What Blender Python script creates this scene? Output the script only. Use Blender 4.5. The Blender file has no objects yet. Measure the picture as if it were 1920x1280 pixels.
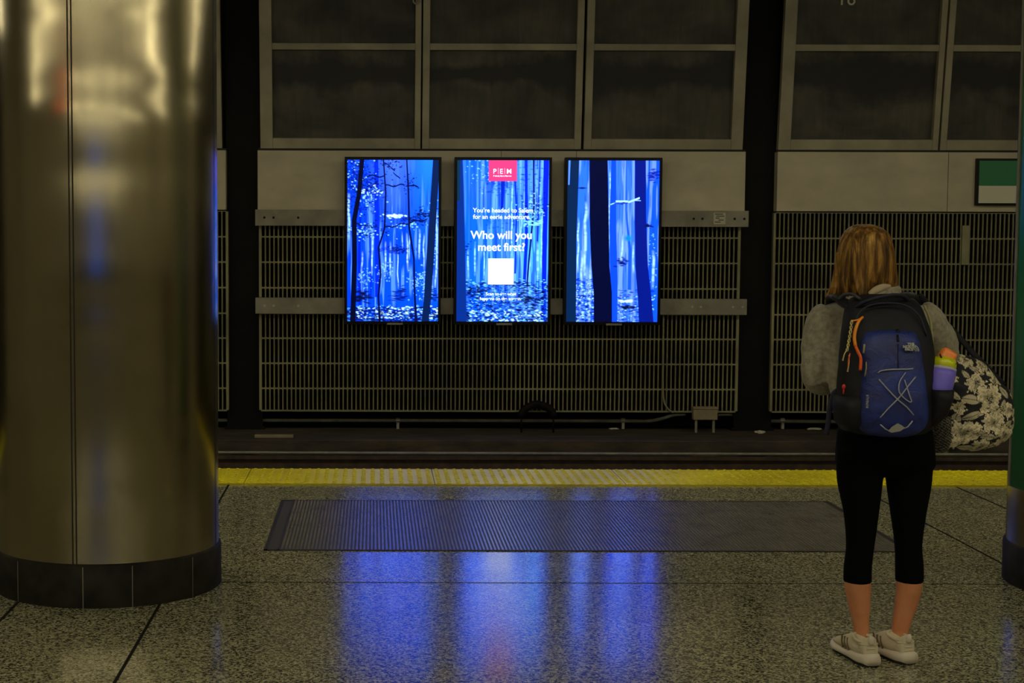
import bpy, bmesh, math, random
import numpy as np
from mathutils import Vector, Matrix
random.seed(7)
PI = math.pi
SC = bpy.context.scene
COL = SC.collection
# ------------------------------------------------------------------ camera
F_PX, PX0, PY0 = 2900.0, 700.0, 640.0
CAM = Vector((0, 0, 1.6))
TH, RO = math.radians(3.985), 0.0028
Fw = Vector((0, math.cos(TH), -math.sin(TH)))
R0 = Vector((1, 0, 0)); U0 = Vector((0, math.sin(TH), math.cos(TH)))
Rv = R0 * math.cos(RO) + U0 * math.sin(RO)
Uv = -R0 * math.sin(RO) + U0 * math.cos(RO)
cd = bpy.data.cameras.new('camera'); co = bpy.data.objects.new('camera', cd); COL.objects.link(co)
cd.sensor_width = 36; cd.lens = F_PX / 1920 * 36; cd.shift_x = (960 - PX0) / 1920
m = Matrix((Rv, Uv, -Fw)).transposed().to_4x4(); m.translation = CAM
co.matrix_world = m
cd.clip_end = 200
SC.camera = co
def at(px, py, Y):
    d = Fw * F_PX + Rv * (px - PX0) - Uv * (py - PY0)
    return CAM + d * ((Y - CAM.y) / d.y)
def on_floor(px, py, z=0.0):
    d = Fw * F_PX + Rv * (px - PX0) - Uv * (py - PY0)
    return CAM + d * ((z - CAM.z) / d.z)
# ------------------------------------------------------------------ world, exposure
SC.view_settings.view_transform = 'Standard'; SC.view_settings.look = 'None'
SC.view_settings.exposure = 0.0; SC.view_settings.gamma = 1.0
SC.view_settings.use_curve_mapping = False
W = bpy.data.worlds.new('world'); SC.world = W; W.use_nodes = True
W.node_tree.nodes['Background'].inputs[0].default_value = (1, .9, .7, 1)
W.node_tree.nodes['Background'].inputs[1].default_value = 0.002
LAMP_POWER = 19.0          # emission strength of the fluorescent diffusers
LAMP_COL = (1.0, 0.92, 0.66)
SCREEN_POWER = 1.6
# ------------------------------------------------------------------ helpers
def s2l(c):
    return tuple(((v / 255) / 12.92 if v / 255 <= .04045 else ((v / 255 + .055) / 1.055) ** 2.4) for v in c)
def tag(o, label=None, cat=None, group=None, kind=None):
    if label: o['label'] = label
    if cat: o['category'] = cat
    if group: o['group'] = group
    if kind: o['kind'] = kind
    return o
def thing(name, label, cat, loc=(0, 0, 0), group=None):
    o = bpy.data.objects.new(name, None); COL.objects.link(o); o.location = loc; o.empty_display_size = .1
    return tag(o, label, cat, group)
def obj(name, bm, mat, parent=None, smooth=False, label=None):
    me = bpy.data.meshes.new(name)
    bmesh.ops.recalc_face_normals(bm, faces=bm.faces[:])
    bm.to_mesh(me); bm.free()
    if smooth: me.polygons.foreach_set('use_smooth', [True] * len(me.polygons))
    if not isinstance(mat, (list, tuple)): mat = [mat]
    for q in mat: me.materials.append(q)
    o = bpy.data.objects.new(name, me); COL.objects.link(o)
    if parent:
        o.parent = parent
        w = Vector((0, 0, 0)); p = parent
        while p: w += p.location; p = p.parent
        o.location = -w if parent.type == 'EMPTY' else (0, 0, 0)
    if label: o['label'] = label
    return o
def struct(name, bm, mat, parent=None, smooth=False):
    o = obj(name, bm, mat, parent, smooth); o['kind'] = 'structure'; return o
def NB(): return bmesh.new()
def box(bm, x0, x1, y0, y1, z0, z1, bev=0.0, mi=0, mx=None):
    g = bmesh.ops.create_cube(bm, size=1)
    vs = g['verts']
    for v in vs:
        v.co = Vector(((x0 + x1) / 2 + v.co.x * abs(x1 - x0), (y0 + y1) / 2 + v.co.y * abs(y1 - y0), (z0 + z1) / 2 + v.co.z * abs(z1 - z0)))
        if mx: v.co = mx @ v.co
    fs = set(f for v in vs for f in v.link_faces)
    for f in fs: f.material_index = mi
    if bev > 0:
        es = list(set(e for v in vs for e in v.link_edges))
        bmesh.ops.bevel(bm, geom=es, offset=bev, segments=2, affect='EDGES', profile=.5)
    return vs
def loft(bm, rings, cap=True, mi=0):
    """rings: list of lists of Vector, equal length"""
    n = len(rings[0]); rv = [[bm.verts.new(p) for p in r] for r in rings]
    for a, b in zip(rv[:-1], rv[1:]):
        for i in range(n):
            f = bm.faces.new((a[i], a[(i + 1) % n], b[(i + 1) % n], b[i])); f.material_index = mi
    if cap:
        for r, flip in ((rv[0], True), (rv[-1], False)):
            c = bm.verts.new(sum((v.co for v in r), Vector()) / n)
            for i in range(n):
                q = (r[(i + 1) % n], r[i], c) if flip else (r[i], r[(i + 1) % n], c)
                f = bm.faces.new(q); f.material_index = mi
    return rv
def ell(c, rx, ry, n=20, p=2.0, rot=0.0):
    out = []
    for i in range(n):
        a = 2 * PI * i / n
        ca, sa = math.cos(a), math.sin(a)
        x = rx * math.copysign(abs(ca) ** (2 / p), ca); y = ry * math.copysign(abs(sa) ** (2 / p), sa)
        out.append(Vector((c[0] + x * math.cos(rot) - y * math.sin(rot), c[1] + x * math.sin(rot) + y * math.cos(rot), c[2])))
    return out
def catmull(pts, k=6):
    """pts: list of tuples (any length), returns smooth resample"""
    P = [np.array(p, float) for p in pts]; P = [2 * P[0] - P[1]] + P + [2 * P[-1] - P[-2]]
    out = []
    for i in range(1, len(P) - 2):
        for j in range(k):
            t = j / k
            out.append(.5 * ((2 * P[i]) + (-P[i - 1] + P[i + 1]) * t + (2 * P[i - 1] - 5 * P[i] + 4 * P[i + 1] - P[i + 2]) * t * t + (-P[i - 1] + 3 * P[i] - 3 * P[i + 1] + P[i + 2]) * t ** 3))
    out.append(P[-2]); return out
def tube(bm, pts, n=10, flat=1.0, mi=0, k=0, up=None):
    """pts: (x,y,z,r)"""
    if k: pts = catmull(pts, k)
    P = [Vector(p[:3]) for p in pts]; R = [p[3] for p in pts]
    rings = []; nrm = None
    for i, p in enumerate(P):
        d = (P[min(i + 1, len(P) - 1)] - P[max(i - 1, 0)]).normalized()
        if nrm is None:
            nrm = Vector(up) if up else (Vector((0, 0, 1)) if abs(d.z) < .9 else Vector((1, 0, 0)))
        nrm = (nrm - d * nrm.dot(d)).normalized(); b = d.cross(nrm)
        rings.append([p + (nrm * math.cos(2 * PI * j / n) * R[i] * flat + b * math.sin(2 * PI * j / n) * R[i]) for j in range(n)])
    return loft(bm, rings, True, mi)
def blob(bm, c, rx, ry, rz, n=20, m_=12, mi=0, mx=None):
    g = bmesh.ops.create_uvsphere(bm, u_segments=n, v_segments=m_, radius=1)
    for v in g['verts']:
        q = Vector((v.co.x * rx, v.co.y * ry, v.co.z * rz))
        if mx: q = mx @ q
        v.co = q + Vector(c)
    return g['verts']
def prism(bm, poly, y0, y1, mi=0):
    """poly: list of (x,z) world; extruded along y"""
    a = [bm.verts.new((x, y0, z)) for x, z in poly]; b = [bm.verts.new((x, y1, z)) for x, z in poly]
    n = len(poly); fs = [bm.faces.new(a), bm.faces.new(b[::-1])]
    for i in range(n): fs.append(bm.faces.new((a[i], b[i], b[(i + 1) % n], a[(i + 1) % n])))
    for f in fs: f.material_index = mi
def split(o):
    """one object per separate piece"""
    bm = bmesh.new(); bm.from_mesh(o.data); bm.verts.ensure_lookup_table(); seen = set(); isl = []
    for v in bm.verts:
        if v.index in seen: continue
        st = [v]; seen.add(v.index); cur = set()
        while st:
            a = st.pop(); cur.add(a.index)
            for e in a.link_edges:
                b = e.other_vert(a)
                if b.index not in seen: seen.add(b.index); st.append(b)
        isl.append(cur)
    for k, cur in enumerate(isl[1:]):
        b2 = bm.copy(); bmesh.ops.delete(b2, geom=[v for v in b2.verts if v.index not in cur], context='VERTS')
        me = bpy.data.meshes.new(o.name); b2.to_mesh(me); b2.free()
        for m_ in o.data.materials: me.materials.append(m_)
        c = o.copy(); c.data = me; COL.objects.link(c)
    bmesh.ops.delete(bm, geom=[v for v in bm.verts if v.index not in isl[0]], context='VERTS'); bm.to_mesh(o.data); bm.free()
def mods(o, voxel=None, smooth_it=0, disp=None):
    if voxel:
        r = o.modifiers.new('r', 'REMESH'); r.mode = 'VOXEL'; r.voxel_size = voxel; r.use_smooth_shade = True
    if smooth_it:
        s = o.modifiers.new('s', 'SMOOTH'); s.iterations = smooth_it; s.factor = .5
    if disp:
        t = bpy.data.textures.new('t', 'CLOUDS'); t.noise_scale = disp[1]; t.noise_depth = 2
        d = o.modifiers.new('d', 'DISPLACE'); d.texture = t; d.strength = disp[0]; d.mid_level = .5
    return o
# ------------------------------------------------------------------ materials
class MT:
    def __init__(s, name, col=(.5, .5, .5), rough=.6, metal=0.0, spec=.5):
        s.m = bpy.data.materials.new(name); s.m.use_nodes = True; s.nt = s.m.node_tree
        s.b = s.nt.nodes['Principled BSDF']; s.b.inputs['Base Color'].default_value = (*col, 1)
        s.b.inputs['Roughness'].default_value = rough; s.b.inputs['Metallic'].default_value = metal
        s.b.inputs['Specular IOR Level'].default_value = spec; s._v = None
    def n(s, t, **kw):
        q = s.nt.nodes.new(t)
        for k, v in kw.items():
            if k in ('sc', 'det', 'ro', 'dist', 'rnd'):
                q.inputs[{'sc': 'Scale', 'det': 'Detail', 'ro': 'Roughness', 'dist': 'Distortion', 'rnd': 'Randomness'}[k]].default_value = v
            else: setattr(q, k, v)
        return q
    def l(s, a, b): s.nt.links.new(a, b)
    def vec(s, scale=(1, 1, 1)):
        g = s.n('ShaderNodeNewGeometry'); mp = s.n('ShaderNodeMapping'); mp.inputs['Scale'].default_value = scale
        s.l(g.outputs['Position'], mp.inputs[0]); return mp.outputs[0]
    def noise(s, sc=5, det=3, scale=(1, 1, 1), ro=.5, dist=0):
        q = s.n('ShaderNodeTexNoise', sc=sc, det=det, ro=ro, dist=dist); s.l(s.vec(scale), q.inputs['Vector']); return q.outputs['Fac']
    def ramp(s, fac, stops, interp='LINEAR'):
        r = s.n('ShaderNodeValToRGB'); r.color_ramp.interpolation = interp
        e = r.color_ramp.elements
        while len(e) < len(stops): e.new(.5)
        for q, (p, c) in zip(e, stops):
            q.position = p; q.color = (*c, 1) if len(c) == 3 else c
        s.l(fac, r.inputs[0]); return r.outputs[0]
    def mix(s, fac, a, b, mode='MIX'):
        q = s.n('ShaderNodeMix', data_type='RGBA', blend_type=mode)
        for i, v in ((0, fac), (6, a), (7, b)):
            if isinstance(v, (int, float)): q.inputs[i].default_value = v
            elif isinstance(v, tuple): q.inputs[i].default_value = (*v, 1)
            else: s.l(v, q.inputs[i])
        return q.outputs[2]
    def color(s, o): s.l(o, s.b.inputs['Base Color'])
    def rough(s, o): s.l(o, s.b.inputs['Roughness'])
    def bump(s, h, strength=.3, dist=.01):
        q = s.n('ShaderNodeBump'); q.inputs['Strength'].default_value = strength; q.inputs['Distance'].default_value = dist
        s.l(h, q.inputs['Height']); 
        if s._v: s.l(s._v, q.inputs['Normal'])
        s._v = q.outputs[0]; s.l(s._v, s.b.inputs['Normal'])
def dirty(name, c1, c2, rough=.6, metal=0, sc=3, scale=(1, 1, 1), spec=.5, lo=.35, hi=.65, bump=0):
    t = MT(name, c1, rough, metal, spec)
    t.color(t.ramp(t.noise(sc, 6, scale, .6), [(lo, c1), (hi, c2)]))
    if bump: t.bump(t.noise(sc * 8, 3, scale), bump, .005)
    return t.m
M = {}
# terrazzo
t = MT('terrazzo', rough=.2, spec=.7); t.b.inputs['IOR'].default_value = 1.6
v1 = t.n('ShaderNodeTexVoronoi', sc=125, rnd=1); t.l(t.vec(), v1.inputs['Vector'])
sep = t.n('ShaderNodeSeparateColor'); t.l(v1.outputs['Color'], sep.inputs[0])
chips = t.ramp(sep.outputs[0], [(0, s2l((42, 42, 32))), (.26, s2l((64, 63, 48))), (.40, s2l((140, 138, 106))), (.8, s2l((172, 169, 134))), (1, s2l((204, 200, 168)))])
v2 = t.n('ShaderNodeTexVoronoi', sc=300, rnd=1); t.l(t.vec(), v2.inputs['Vector'])
sep2 = t.n('ShaderNodeSeparateColor'); t.l(v2.outputs['Color'], sep2.inputs[0])
fine = t.ramp(sep2.outputs[1], [(0, (.35, .35, .33)), (.5, (1, 1, 1)), (1, (1.2, 1.2, 1.15))])
base = t.mix(.75, chips, fine, 'MULTIPLY')
big = t.ramp(t.noise(.9, 4), [(.3, (.8, .8, .8)), (.7, (1.05, 1.03, 1.0))])
t.color(t.mix(1.0, base, big, 'MULTIPLY'))
t.rough(t.ramp(t.noise(2.2, 5), [(.3, (.13,) * 3), (.7, (.18,) * 3)]))
M['terrazzo'] = t.m
M['joint'] = MT('floor_joint', s2l((30, 29, 23)), .9, spec=.05).m
M['yellow'] = dirty('yellow_tactile', s2l((232, 218, 0)), s2l((206, 190, 2)), .42, sc=1.3)
M['black_edge'] = MT('edge_black', s2l((20, 18, 16)), .7).m
# stainless
t = MT('stainless', s2l((160, 146, 112)), .3, 1.0)
t.color(t.ramp(t.noise(1.6, 5, (1, 1, .5)), [(.3, s2l((152, 142, 114))), (.7, s2l((172, 162, 132)))]))
t.rough(t.ramp(t.noise(3, 5, (1, 1, .6)), [(.3, (.17,) * 3), (.7, (.24,) * 3)]))
t.bump(t.noise(1.0, 0, (.5, .5, 4)), .42, .02)
t.b.inputs['Anisotropic'].default_value = .8; t.b.inputs['Anisotropic Rotation'].default_value = 0.0
tg = t.n('ShaderNodeTangent', direction_type='RADIAL', axis='Z'); t.l(tg.outputs[0], t.b.inputs['Tangent'])
M['steel'] = t.m
M['seam'] = MT('seam_dark', s2l((20, 18, 13)), .7).m
t = MT('skirt', s2l((24, 22, 18)), .7, spec=.15)
t.color(t.ramp(t.noise(9, 6), [(.35, s2l((22, 20, 15))), (.75, s2l((48, 43, 33)))]))
t.b.inputs['Specular IOR Level'].default_value = .15; M['skirt'] = t.m
M['cream'] = dirty('wall_enamel', s2l((168, 158, 130)), s2l((204, 194, 164)), .45, sc=1.8, scale=(1, 1, 1.6), lo=.25, hi=.7)
M['frame'] = dirty('frame_enamel', s2l((142, 136, 112)), s2l((172, 165, 138)), .45, sc=2.5)
t = MT('pane_dark', s2l((52, 48, 42)), .55)
a = t.ramp(t.noise(1.8, 4, (1, 1, 1.4), .5, .4), [(.32, s2l((38, 36, 31))), (.66, s2l((88, 82, 70)))])
b_ = t.ramp(t.noise(5, 3, (5, 5, .3)), [(.3, (.78,) * 3), (.6, (1.05,) * 3)])
a = t.mix(1.0, a, b_, 'MULTIPLY')
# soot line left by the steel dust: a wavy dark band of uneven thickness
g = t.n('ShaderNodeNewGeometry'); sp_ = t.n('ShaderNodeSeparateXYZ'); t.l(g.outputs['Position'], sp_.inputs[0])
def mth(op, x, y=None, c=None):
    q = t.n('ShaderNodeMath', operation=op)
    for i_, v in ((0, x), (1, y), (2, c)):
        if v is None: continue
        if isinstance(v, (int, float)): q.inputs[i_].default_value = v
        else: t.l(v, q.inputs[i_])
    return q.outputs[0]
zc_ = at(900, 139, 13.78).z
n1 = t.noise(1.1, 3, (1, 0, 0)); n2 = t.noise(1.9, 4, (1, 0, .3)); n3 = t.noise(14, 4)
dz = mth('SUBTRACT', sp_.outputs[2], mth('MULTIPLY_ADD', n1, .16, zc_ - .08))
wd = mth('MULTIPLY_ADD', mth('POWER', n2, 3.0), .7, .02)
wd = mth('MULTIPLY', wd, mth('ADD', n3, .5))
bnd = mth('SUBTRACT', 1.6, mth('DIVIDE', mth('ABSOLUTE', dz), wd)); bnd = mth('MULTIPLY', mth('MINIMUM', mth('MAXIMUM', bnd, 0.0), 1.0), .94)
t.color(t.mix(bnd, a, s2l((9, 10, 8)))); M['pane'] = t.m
M['grille'] = dirty('grille_paint', s2l((154, 150, 108)), s2l((122, 117, 90)), .5, sc=1.2, scale=(1, 1, 2))
M['void'] = MT('dark_void', s2l((9, 8, 6)), .9, spec=.1).m
M['pillar'] = dirty('black_steel', s2l((7, 7, 5)), s2l((15, 14, 10)), .7, sc=4, spec=.2)
M['channel'] = dirty('grey_channel', s2l((122, 118, 102)), s2l((150, 144, 126)), .5, .2, sc=5)
M['rust'] = dirty('rusty_iron', s2l((44, 34, 24)), s2l((74, 56, 38)), .75, sc=12)
M['railhead'] = MT('rail_head', s2l((150, 146, 138)), .22, 1).m
M['bed'] = dirty('track_bed', s2l((28, 22, 16)), s2l((58, 47, 36)), .9, sc=9, bump=.6)
M['ledge'] = dirty('ledge_concrete', s2l((44, 37, 28)), s2l((76, 65, 52)), .85, sc=3, scale=(1, 3, 3), bump=.4)
M['pipe'] = dirty('grey_pipe', s2l((120, 117, 102)), s2l((150, 145, 126)), .5, sc=9)
M['bright'] = MT('galvanised', s2l((176, 172, 160)), .4, .6).m
M['boxmat'] = dirty('junction_tan', s2l((128, 116, 86)), s2l((150, 136, 104)), .6, sc=12)
M['concrete'] = dirty('tunnel_concrete', s2l((58, 54, 46)), s2l((84, 78, 66)), .9, sc=2)
M['tile'] = dirty('pale_wall_tile', s2l((150, 144, 122)), s2l((180, 174, 150)), .4, sc=2)
M['bezel'] = MT('bezel_black', s2l((4, 4, 6)), .4, spec=.2).m
M['mat'] = dirty('bronze_grating', s2l((108, 102, 80)), s2l((128, 121, 97)), .25, 0, sc=6, spec=.35)
M['matgap'] = MT('grating_gap', s2l((66, 63, 50)), .5, spec=.3).m
M['matframe'] = MT('grating_frame', s2l((60, 56, 46)), .45, .5).m
M['white'] = MT('white_enamel', s2l((214, 212, 186)), .5).m
M['green'] = MT('sign_green', s2l((4, 120, 68)), .4).m
M['sticker'] = MT('sticker_paper', s2l((190, 184, 160)), .7).m
M['ink'] = MT('sticker_ink', s2l((70, 68, 60)), .7).m
# clothes
t = MT('skin', s2l((196, 128, 84)), .5); t.b.inputs['Subsurface Weight'].default_value = .08
t.b.inputs['Subsurface Radius'].default_value = (.01, .004, .002)
t.color(t.ramp(t.noise(14, 4), [(.3, s2l((190, 120, 78))), (.7, s2l((208, 140, 96)))])); M['skin'] = t.m
t = MT('grey_fleece', s2l((134, 126, 108)), .95, spec=.1)
t.color(t.ramp(t.noise(55, 5), [(.3, s2l((126, 119, 100))), (.7, s2l((162, 154, 132)))])); t.bump(t.noise(300, 3), .5, .003)
t.b.inputs['Sheen Weight'].default_value = .2; M['fleece'] = t.m
M['fleece_in'] = MT('hood_lining', s2l((176, 160, 128)), .95).m
M['legging'] = MT('black_legging', s2l((4, 4, 7)), .85, spec=.08).m
t = MT('hair', s2l((120, 84, 38)), .6, spec=.25)
hn = t.noise(60, 4, (1, 1, .10), .6, .3)
t.color(t.ramp(hn, [(.28, s2l((36, 24, 11))), (.46, s2l((98, 68, 26))), (.62, s2l((160, 118, 48))), (.8, s2l((206, 164, 90)))]))
t.bump(hn, .5, .004); M['hair'] = t.m
t = MT('navy_nylon', s2l((26, 42, 118)), .55)
t.color(t.ramp(t.noise(9, 5, (1, 1, 1.6), .6, .8), [(.35, s2l((19, 30, 86))), (.65, s2l((32, 50, 126)))])); t.bump(t.noise(11, 4, (1, 1, 1), .6, .9), .5, .02)
M['navy'] = t.m
t = MT('charcoal_nylon', s2l((20, 21, 25)), .65, spec=.3); t.bump(t.noise(14, 4), .4, .015); M['char'] = t.m
M['strap'] = MT('strap_webbing', s2l((34, 34, 52)), .7).m
M['pad'] = MT('strap_padding', s2l((62, 60, 66)), .8).m
M['cord'] = MT('bungee_grey', s2l((150, 152, 158)), .6).m
M['tab'] = MT('reflective_grey', s2l((176, 176, 168)), .5).m
M['orange'] = MT('orange_cord', s2l((232, 140, 24)), .5).m
M['orange2'] = MT('orange_red_cord', s2l((226, 92, 16)), .5).m
M['cream_cord'] = MT('cream_cord', s2l((206, 190, 120)), .7).m
M['red'] = MT('red_plastic', s2l((200, 34, 18)), .5).m
M['piping'] = MT('khaki_piping', s2l((150, 146, 92)), .7).m
M['bot'] = MT('violet_bottle', s2l((116, 104, 214)), .4).m
M['botband'] = MT('bottle_grey_band', s2l((178, 172, 186)), .4).m
M['botcol'] = MT('lime_collar', s2l((200, 206, 18)), .35).m
M['botcap'] = MT('orange_spout', s2l((250, 142, 66)), .35).m
t = MT('shoe_knit', s2l((196, 184, 152)), .85); t.bump(t.noise(260, 2), .4, .003); M['shoe'] = t.m
M['sole'] = MT('shoe_sole', s2l((208, 196, 172)), .55).m
M['outsole'] = MT('shoe_outsole', s2l((30, 24, 16)), .8).m
M['stripe'] = MT('shoe_stripe', s2l((96, 80, 52)), .7).m
def emit(name, col, st):
    t = MT(name, (0, 0, 0), .3); t.b.inputs['Emission Color'].default_value = (*col, 1); t.b.inputs['Emission Strength'].default_value = st
    return t.m
M['lamp'] = emit('lamp_diffuser', LAMP_COL, LAMP_POWER)
M['txt'] = emit('screen_white', (.75, .85, 1), 1.5)
M['pink'] = emit('screen_pink', s2l((250, 60, 140)), 1.1)
# ------------------------------------------------------------------ setting: platform
XL, XR = -6.0, 8.5
XF = -10.0; YR = -24.0
YE = on_floor(700, 882).y            # platform edge
Y2 = on_floor(700, 909.5).y          # inner edge of tactile strip
YW = 13.8
bm = NB(); box(bm, XF, XR, YR, YE - .01, -.5, 0)
struct('floor', bm, M['terrazzo'])
def xj(px, py): return on_floor(px, py).x
CX1, CX2 = -1.21, 3.445; CY = 7.02
bm = NB()
for xx in (-1.54, -.92, 3.078, 3.72): box(bm, xx - .0065, xx + .0065, YR, Y2, 0, .0012)
box(bm, XL, XR, CY - .003, CY + .003, 0, .0012)
struct('trim_1', bm, M['joint'])
# tactile strip
tp = thing('tactile_paving', 'yellow strip of raised tactile domes along the platform edge', 'tactile paving', ((XL + XR) / 2, (Y2 + YE) / 2, 0))
bm = NB(); bd = NB()
TW = 1.22; x = xj(463.5, 896) - TW * 5
xs = []
while x < XR - TW:
    box(bm, x + .003, x + TW - .003, Y2, YE + .012, 0.0, .010)
    nx = int(TW / .061)
    if x > -2.6 and x < 5.5:
        for i in range(nx):
            for j in range(10):
                cxx = x + (i + .5) * TW / nx; cyy = Y2 + .03 + j * (YE - Y2 - .045) / 9
                loft(bd, [ell((cxx, cyy, .010), .017, .017, 8), ell((cxx, cyy, .016), .010, .010, 8)], True)
    x += TW
obj('tile', bm, M['yellow'], tp)
o = obj('dome', bd, M['yellow'], tp, True); o['kind'] = 'stuff'
bm = NB(); box(bm, XL, XR, YE - .005, YE + .03, -.5, 0)
struct('trim_2', bm, M['black_edge'])
# floor grating
g0 = on_floor(495, 1032); g1 = on_floor(527, 938); GX1 = on_floor(1540, 933).x
gx0 = (g0.x + g1.x) / 2
gm = thing('floor_grating', 'long flat ribbed metal grating set flush in the terrazzo platform', 'grating', ((gx0 + GX1) / 2, (g0.y + g1.y) / 2, 0))
bm = NB(); Ya, Yb = g0.y, g1.y
box(bm, gx0, gx0 + .018, Ya, Yb, 0, .005); box(bm, GX1 - .018, GX1, Ya, Yb, 0, .005)
box(bm, gx0 + .07, gx0 + .078, Ya, Yb, 0, .005)
box(bm, gx0, GX1, Ya, Ya + .015, 0, .005); box(bm, gx0, GX1, Yb - .015, Yb, 0, .005)
obj('frame', bm, M['matframe'], gm)
bm = NB(); n = int((GX1 - gx0 - .11) / .019)
b2 = NB(); box(b2, gx0 + .018, GX1 - .018, Ya + .015, Yb - .015, 0, .002); obj('base_plate', b2, M['matgap'], gm, label='darker plate between the ribs')
for i in range(n):
    xa = gx0 + .085 + i * .019
    prism(bm, [(xa, .0019), (xa + .0004, .0045), (xa + .0096, .0045), (xa + .010, .0019)], Ya + .016, Yb - .016)
obj('tread_ribs', bm, M['mat'], gm)
# ------------------------------------------------------------------ columns
def column(cx, label, seams, sign=False):
    th = thing('platform_column', label, 'column', (cx, CY, 0))
    R = .5; hs = .185
    bm = NB(); n = 128
    rings = [ell((cx, CY, z), R, R, n) for z in (hs + .004, 1.2, 2.2, 3.2, 4.4)]
    loft(bm, rings, False)
    obj('cladding', bm, M['steel'], th, True)
    bm = NB()
    for a in seams:
        for da in (-.016, .016):
            aa = a + da
            p = [Vector((cx + (R + .0015) * math.sin(aa + w), CY - (R + .0015) * math.cos(aa + w), z)) for w, z in ((-.0055, hs), (.0055, hs), (.0055, 4.4), (-.0055, 4.4))]
            bm.faces.new([bm.verts.new(q) for q in p])
    split(obj('seam', bm, M['seam'], th))
    bm = NB()
    loft(bm, [ell((cx, CY, 0), R + .012, R + .012, n), ell((cx, CY, hs - .006), R + .012, R + .012, n), ell((cx, CY, hs), R + .004, R + .004, n), ell((cx, CY, hs + .004), R, R, n)], False)
    sk = obj('skirting', bm, M['skirt'], th, True, label='black base skirting')
    bm = NB()
    for a in (-.05, .36, .95, -.7):
        p = [Vector((cx + (R + .0135) * math.sin(a + w), CY - (R + .0135) * math.cos(a + w), z)) for w, z in ((-.003, .0), (.003, .0), (.003, hs - .006), (-.003, hs - .006))]
        bm.faces.new([bm.verts.new(q) for q in p])
    obj('skirting_joint', bm, M['channel'], sk)
    if sign:
        bm = NB(); A0, A1 = -1.66, .9; zz0 = .45; zz1 = 4.0; k = 40
        outer = [(R + .012, A0 + (A1 - A0) * i / k) for i in range(k + 1)]
        rr = []
        for z in (zz0, 2.02, zz1):
            rr.append([Vector((cx + r * math.sin(a), CY - r * math.cos(a), z)) for r, a in outer] + [Vector((cx + (R + .002) * math.sin(a), CY - (R + .002) * math.cos(a), z)) for r, a in outer[::-1]])
        loft(bm, rr, True)
        pn = obj('wrap_panel', bm, M['green'], th, True, label='glossy green wrap on the column')
        bm = NB()
        tube(bm, [(cx + (R + .014) * math.sin(A0), CY - (R + .014) * math.cos(A0), z, .008) for z in (zz0, 2, zz1)], 6)
        obj('edge_strip', bm, M['channel'], pn)
    return th
aseam = math.asin(max(-1, min(1, (at(137, 700, CY - .49).x - CX1) / .5)))
column(CX1, 'thick round brushed stainless steel column with black base and double seam', [aseam, aseam + 1.57, aseam - 1.57])
column(CX2, 'round steel column with a green wrap, only its edge in view', [-1.9, 1.3], True)
# ------------------------------------------------------------------ track
bm = NB(); box(bm, XL, XR, YE, 14.6, -.6, -.36)
struct('floor_track', bm, M['bed'])
def rail(Y, label):
    th = thing('track_rail', label, 'rail', (1, Y, -.35))
    bm = NB(); z0 = -.35
    box(bm, XL, XR, Y - .065, Y + .065, z0, z0 + .018); box(bm, XL, XR, Y - .009, Y + .009, z0 + .018, z0 + .12)
    box(bm, XL, XR, Y - .034, Y + .034, z0 + .12, z0 + .149)
    obj('web', bm, M['rust'], th)
    bm = NB(); box(bm, XL, XR, Y - .032, Y + .032, z0 + .149, z0 + .154)
    obj('running_surface', bm, M['railhead'], th, label='polished rail top')
    bm = NB(); x = XL + .3
    while x < XR:
        for s in (-1, 1): box(bm, x - .05, x + .05, Y + s * .05, Y + s * .10, z0 + .018, z0 + .045, .006)
        x += .75
    if Y > 12: split(obj('rail_clip', bm, M['rust'], th))
rail(12.5, 'far running rail with a thin shiny top, below the platform edge')
rail(11.0, 'near running rail, hidden close under the platform edge')
x = XL + .3; first = None; k = 0
while x < XR:
    if first is None:
        bm = NB(); box(bm, -.12, .12, -1.25, 1.25, -.04, .03, .01)
        first = obj('track_tie', bm, M['rust']); o = first
    else:
        o = first.copy(); COL.objects.link(o)
    o.location = (x, 11.75, -.3815)
    tag(o, 'dark rusty cross tie under the two rails, mostly hidden by the platform edge', 'track tie', 'ties under the rails')
    x += .75
bm = NB(); box(bm, XL, XR, 13.2, 14.1, -.36, -.166, .01)
struct('trim_3', bm, M['ledge'])
bm = NB(); tube(bm, [(XL, 13.16, -.27, .012), (2, 13.16, -.275, .012), (XR, 13.16, -.27, .012)], 8, k=4)
obj_ = obj('track_cable', bm, M['pipe'], None, True); tag(obj_, 'thin grey cable running along the low ledge beyond the rail', 'cable')
# debris on the ledge and bed
for i, (px, py, w, h, lab) in enumerate([(497, 842, .11, .03, 'crumpled pale litter on the track bed near the steel column'), (823, 841, .03, .03, 'tiny white scrap on the track bed below the thin-trunk display'), (1140, 796, .05, .015, 'small flat scrap by the pipe below the wide-trunk display'), (1424, 813, .05, .03, 'pale yellowish scrap on the ledge by the pillar nearest the person'), (1518, 802, .07, .02, 'dull scrap on the ledge behind the person')]):
    Y = 13.5 if py < 830 else 13.05
    zz = -.166 if py < 830 else -.35
    p = on_floor(px, py, zz) 
    if py < 830: p.y = min(p.y, 13.95)
    else: p.y = min(p.y, 13.1)
    bm = NB(); g = blob(bm, (0, 0, h / 2), w, .03, h / 2, 10, 6)
    for v in g: v.co += Vector((random.uniform(-1, 1), random.uniform(-1, 1), random.uniform(-.3, .5))) * h * .35
    o = obj('litter_scrap', bm, M['sticker']); o.location = p; tag(o, lab, 'litter')
# plank on ledge at left
bm = NB(); p0 = on_floor(478, 819, -.166); p1 = on_floor(552, 816, -.166)
box(bm, p0.x, p1.x, 13.30, 13.36, -.166, -.14, .004)
o = obj('wooden_strip', bm, M['boxmat']); tag(o, 'short tan wooden strip lying on the ledge beside a black pillar', 'wooden strip')
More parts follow.
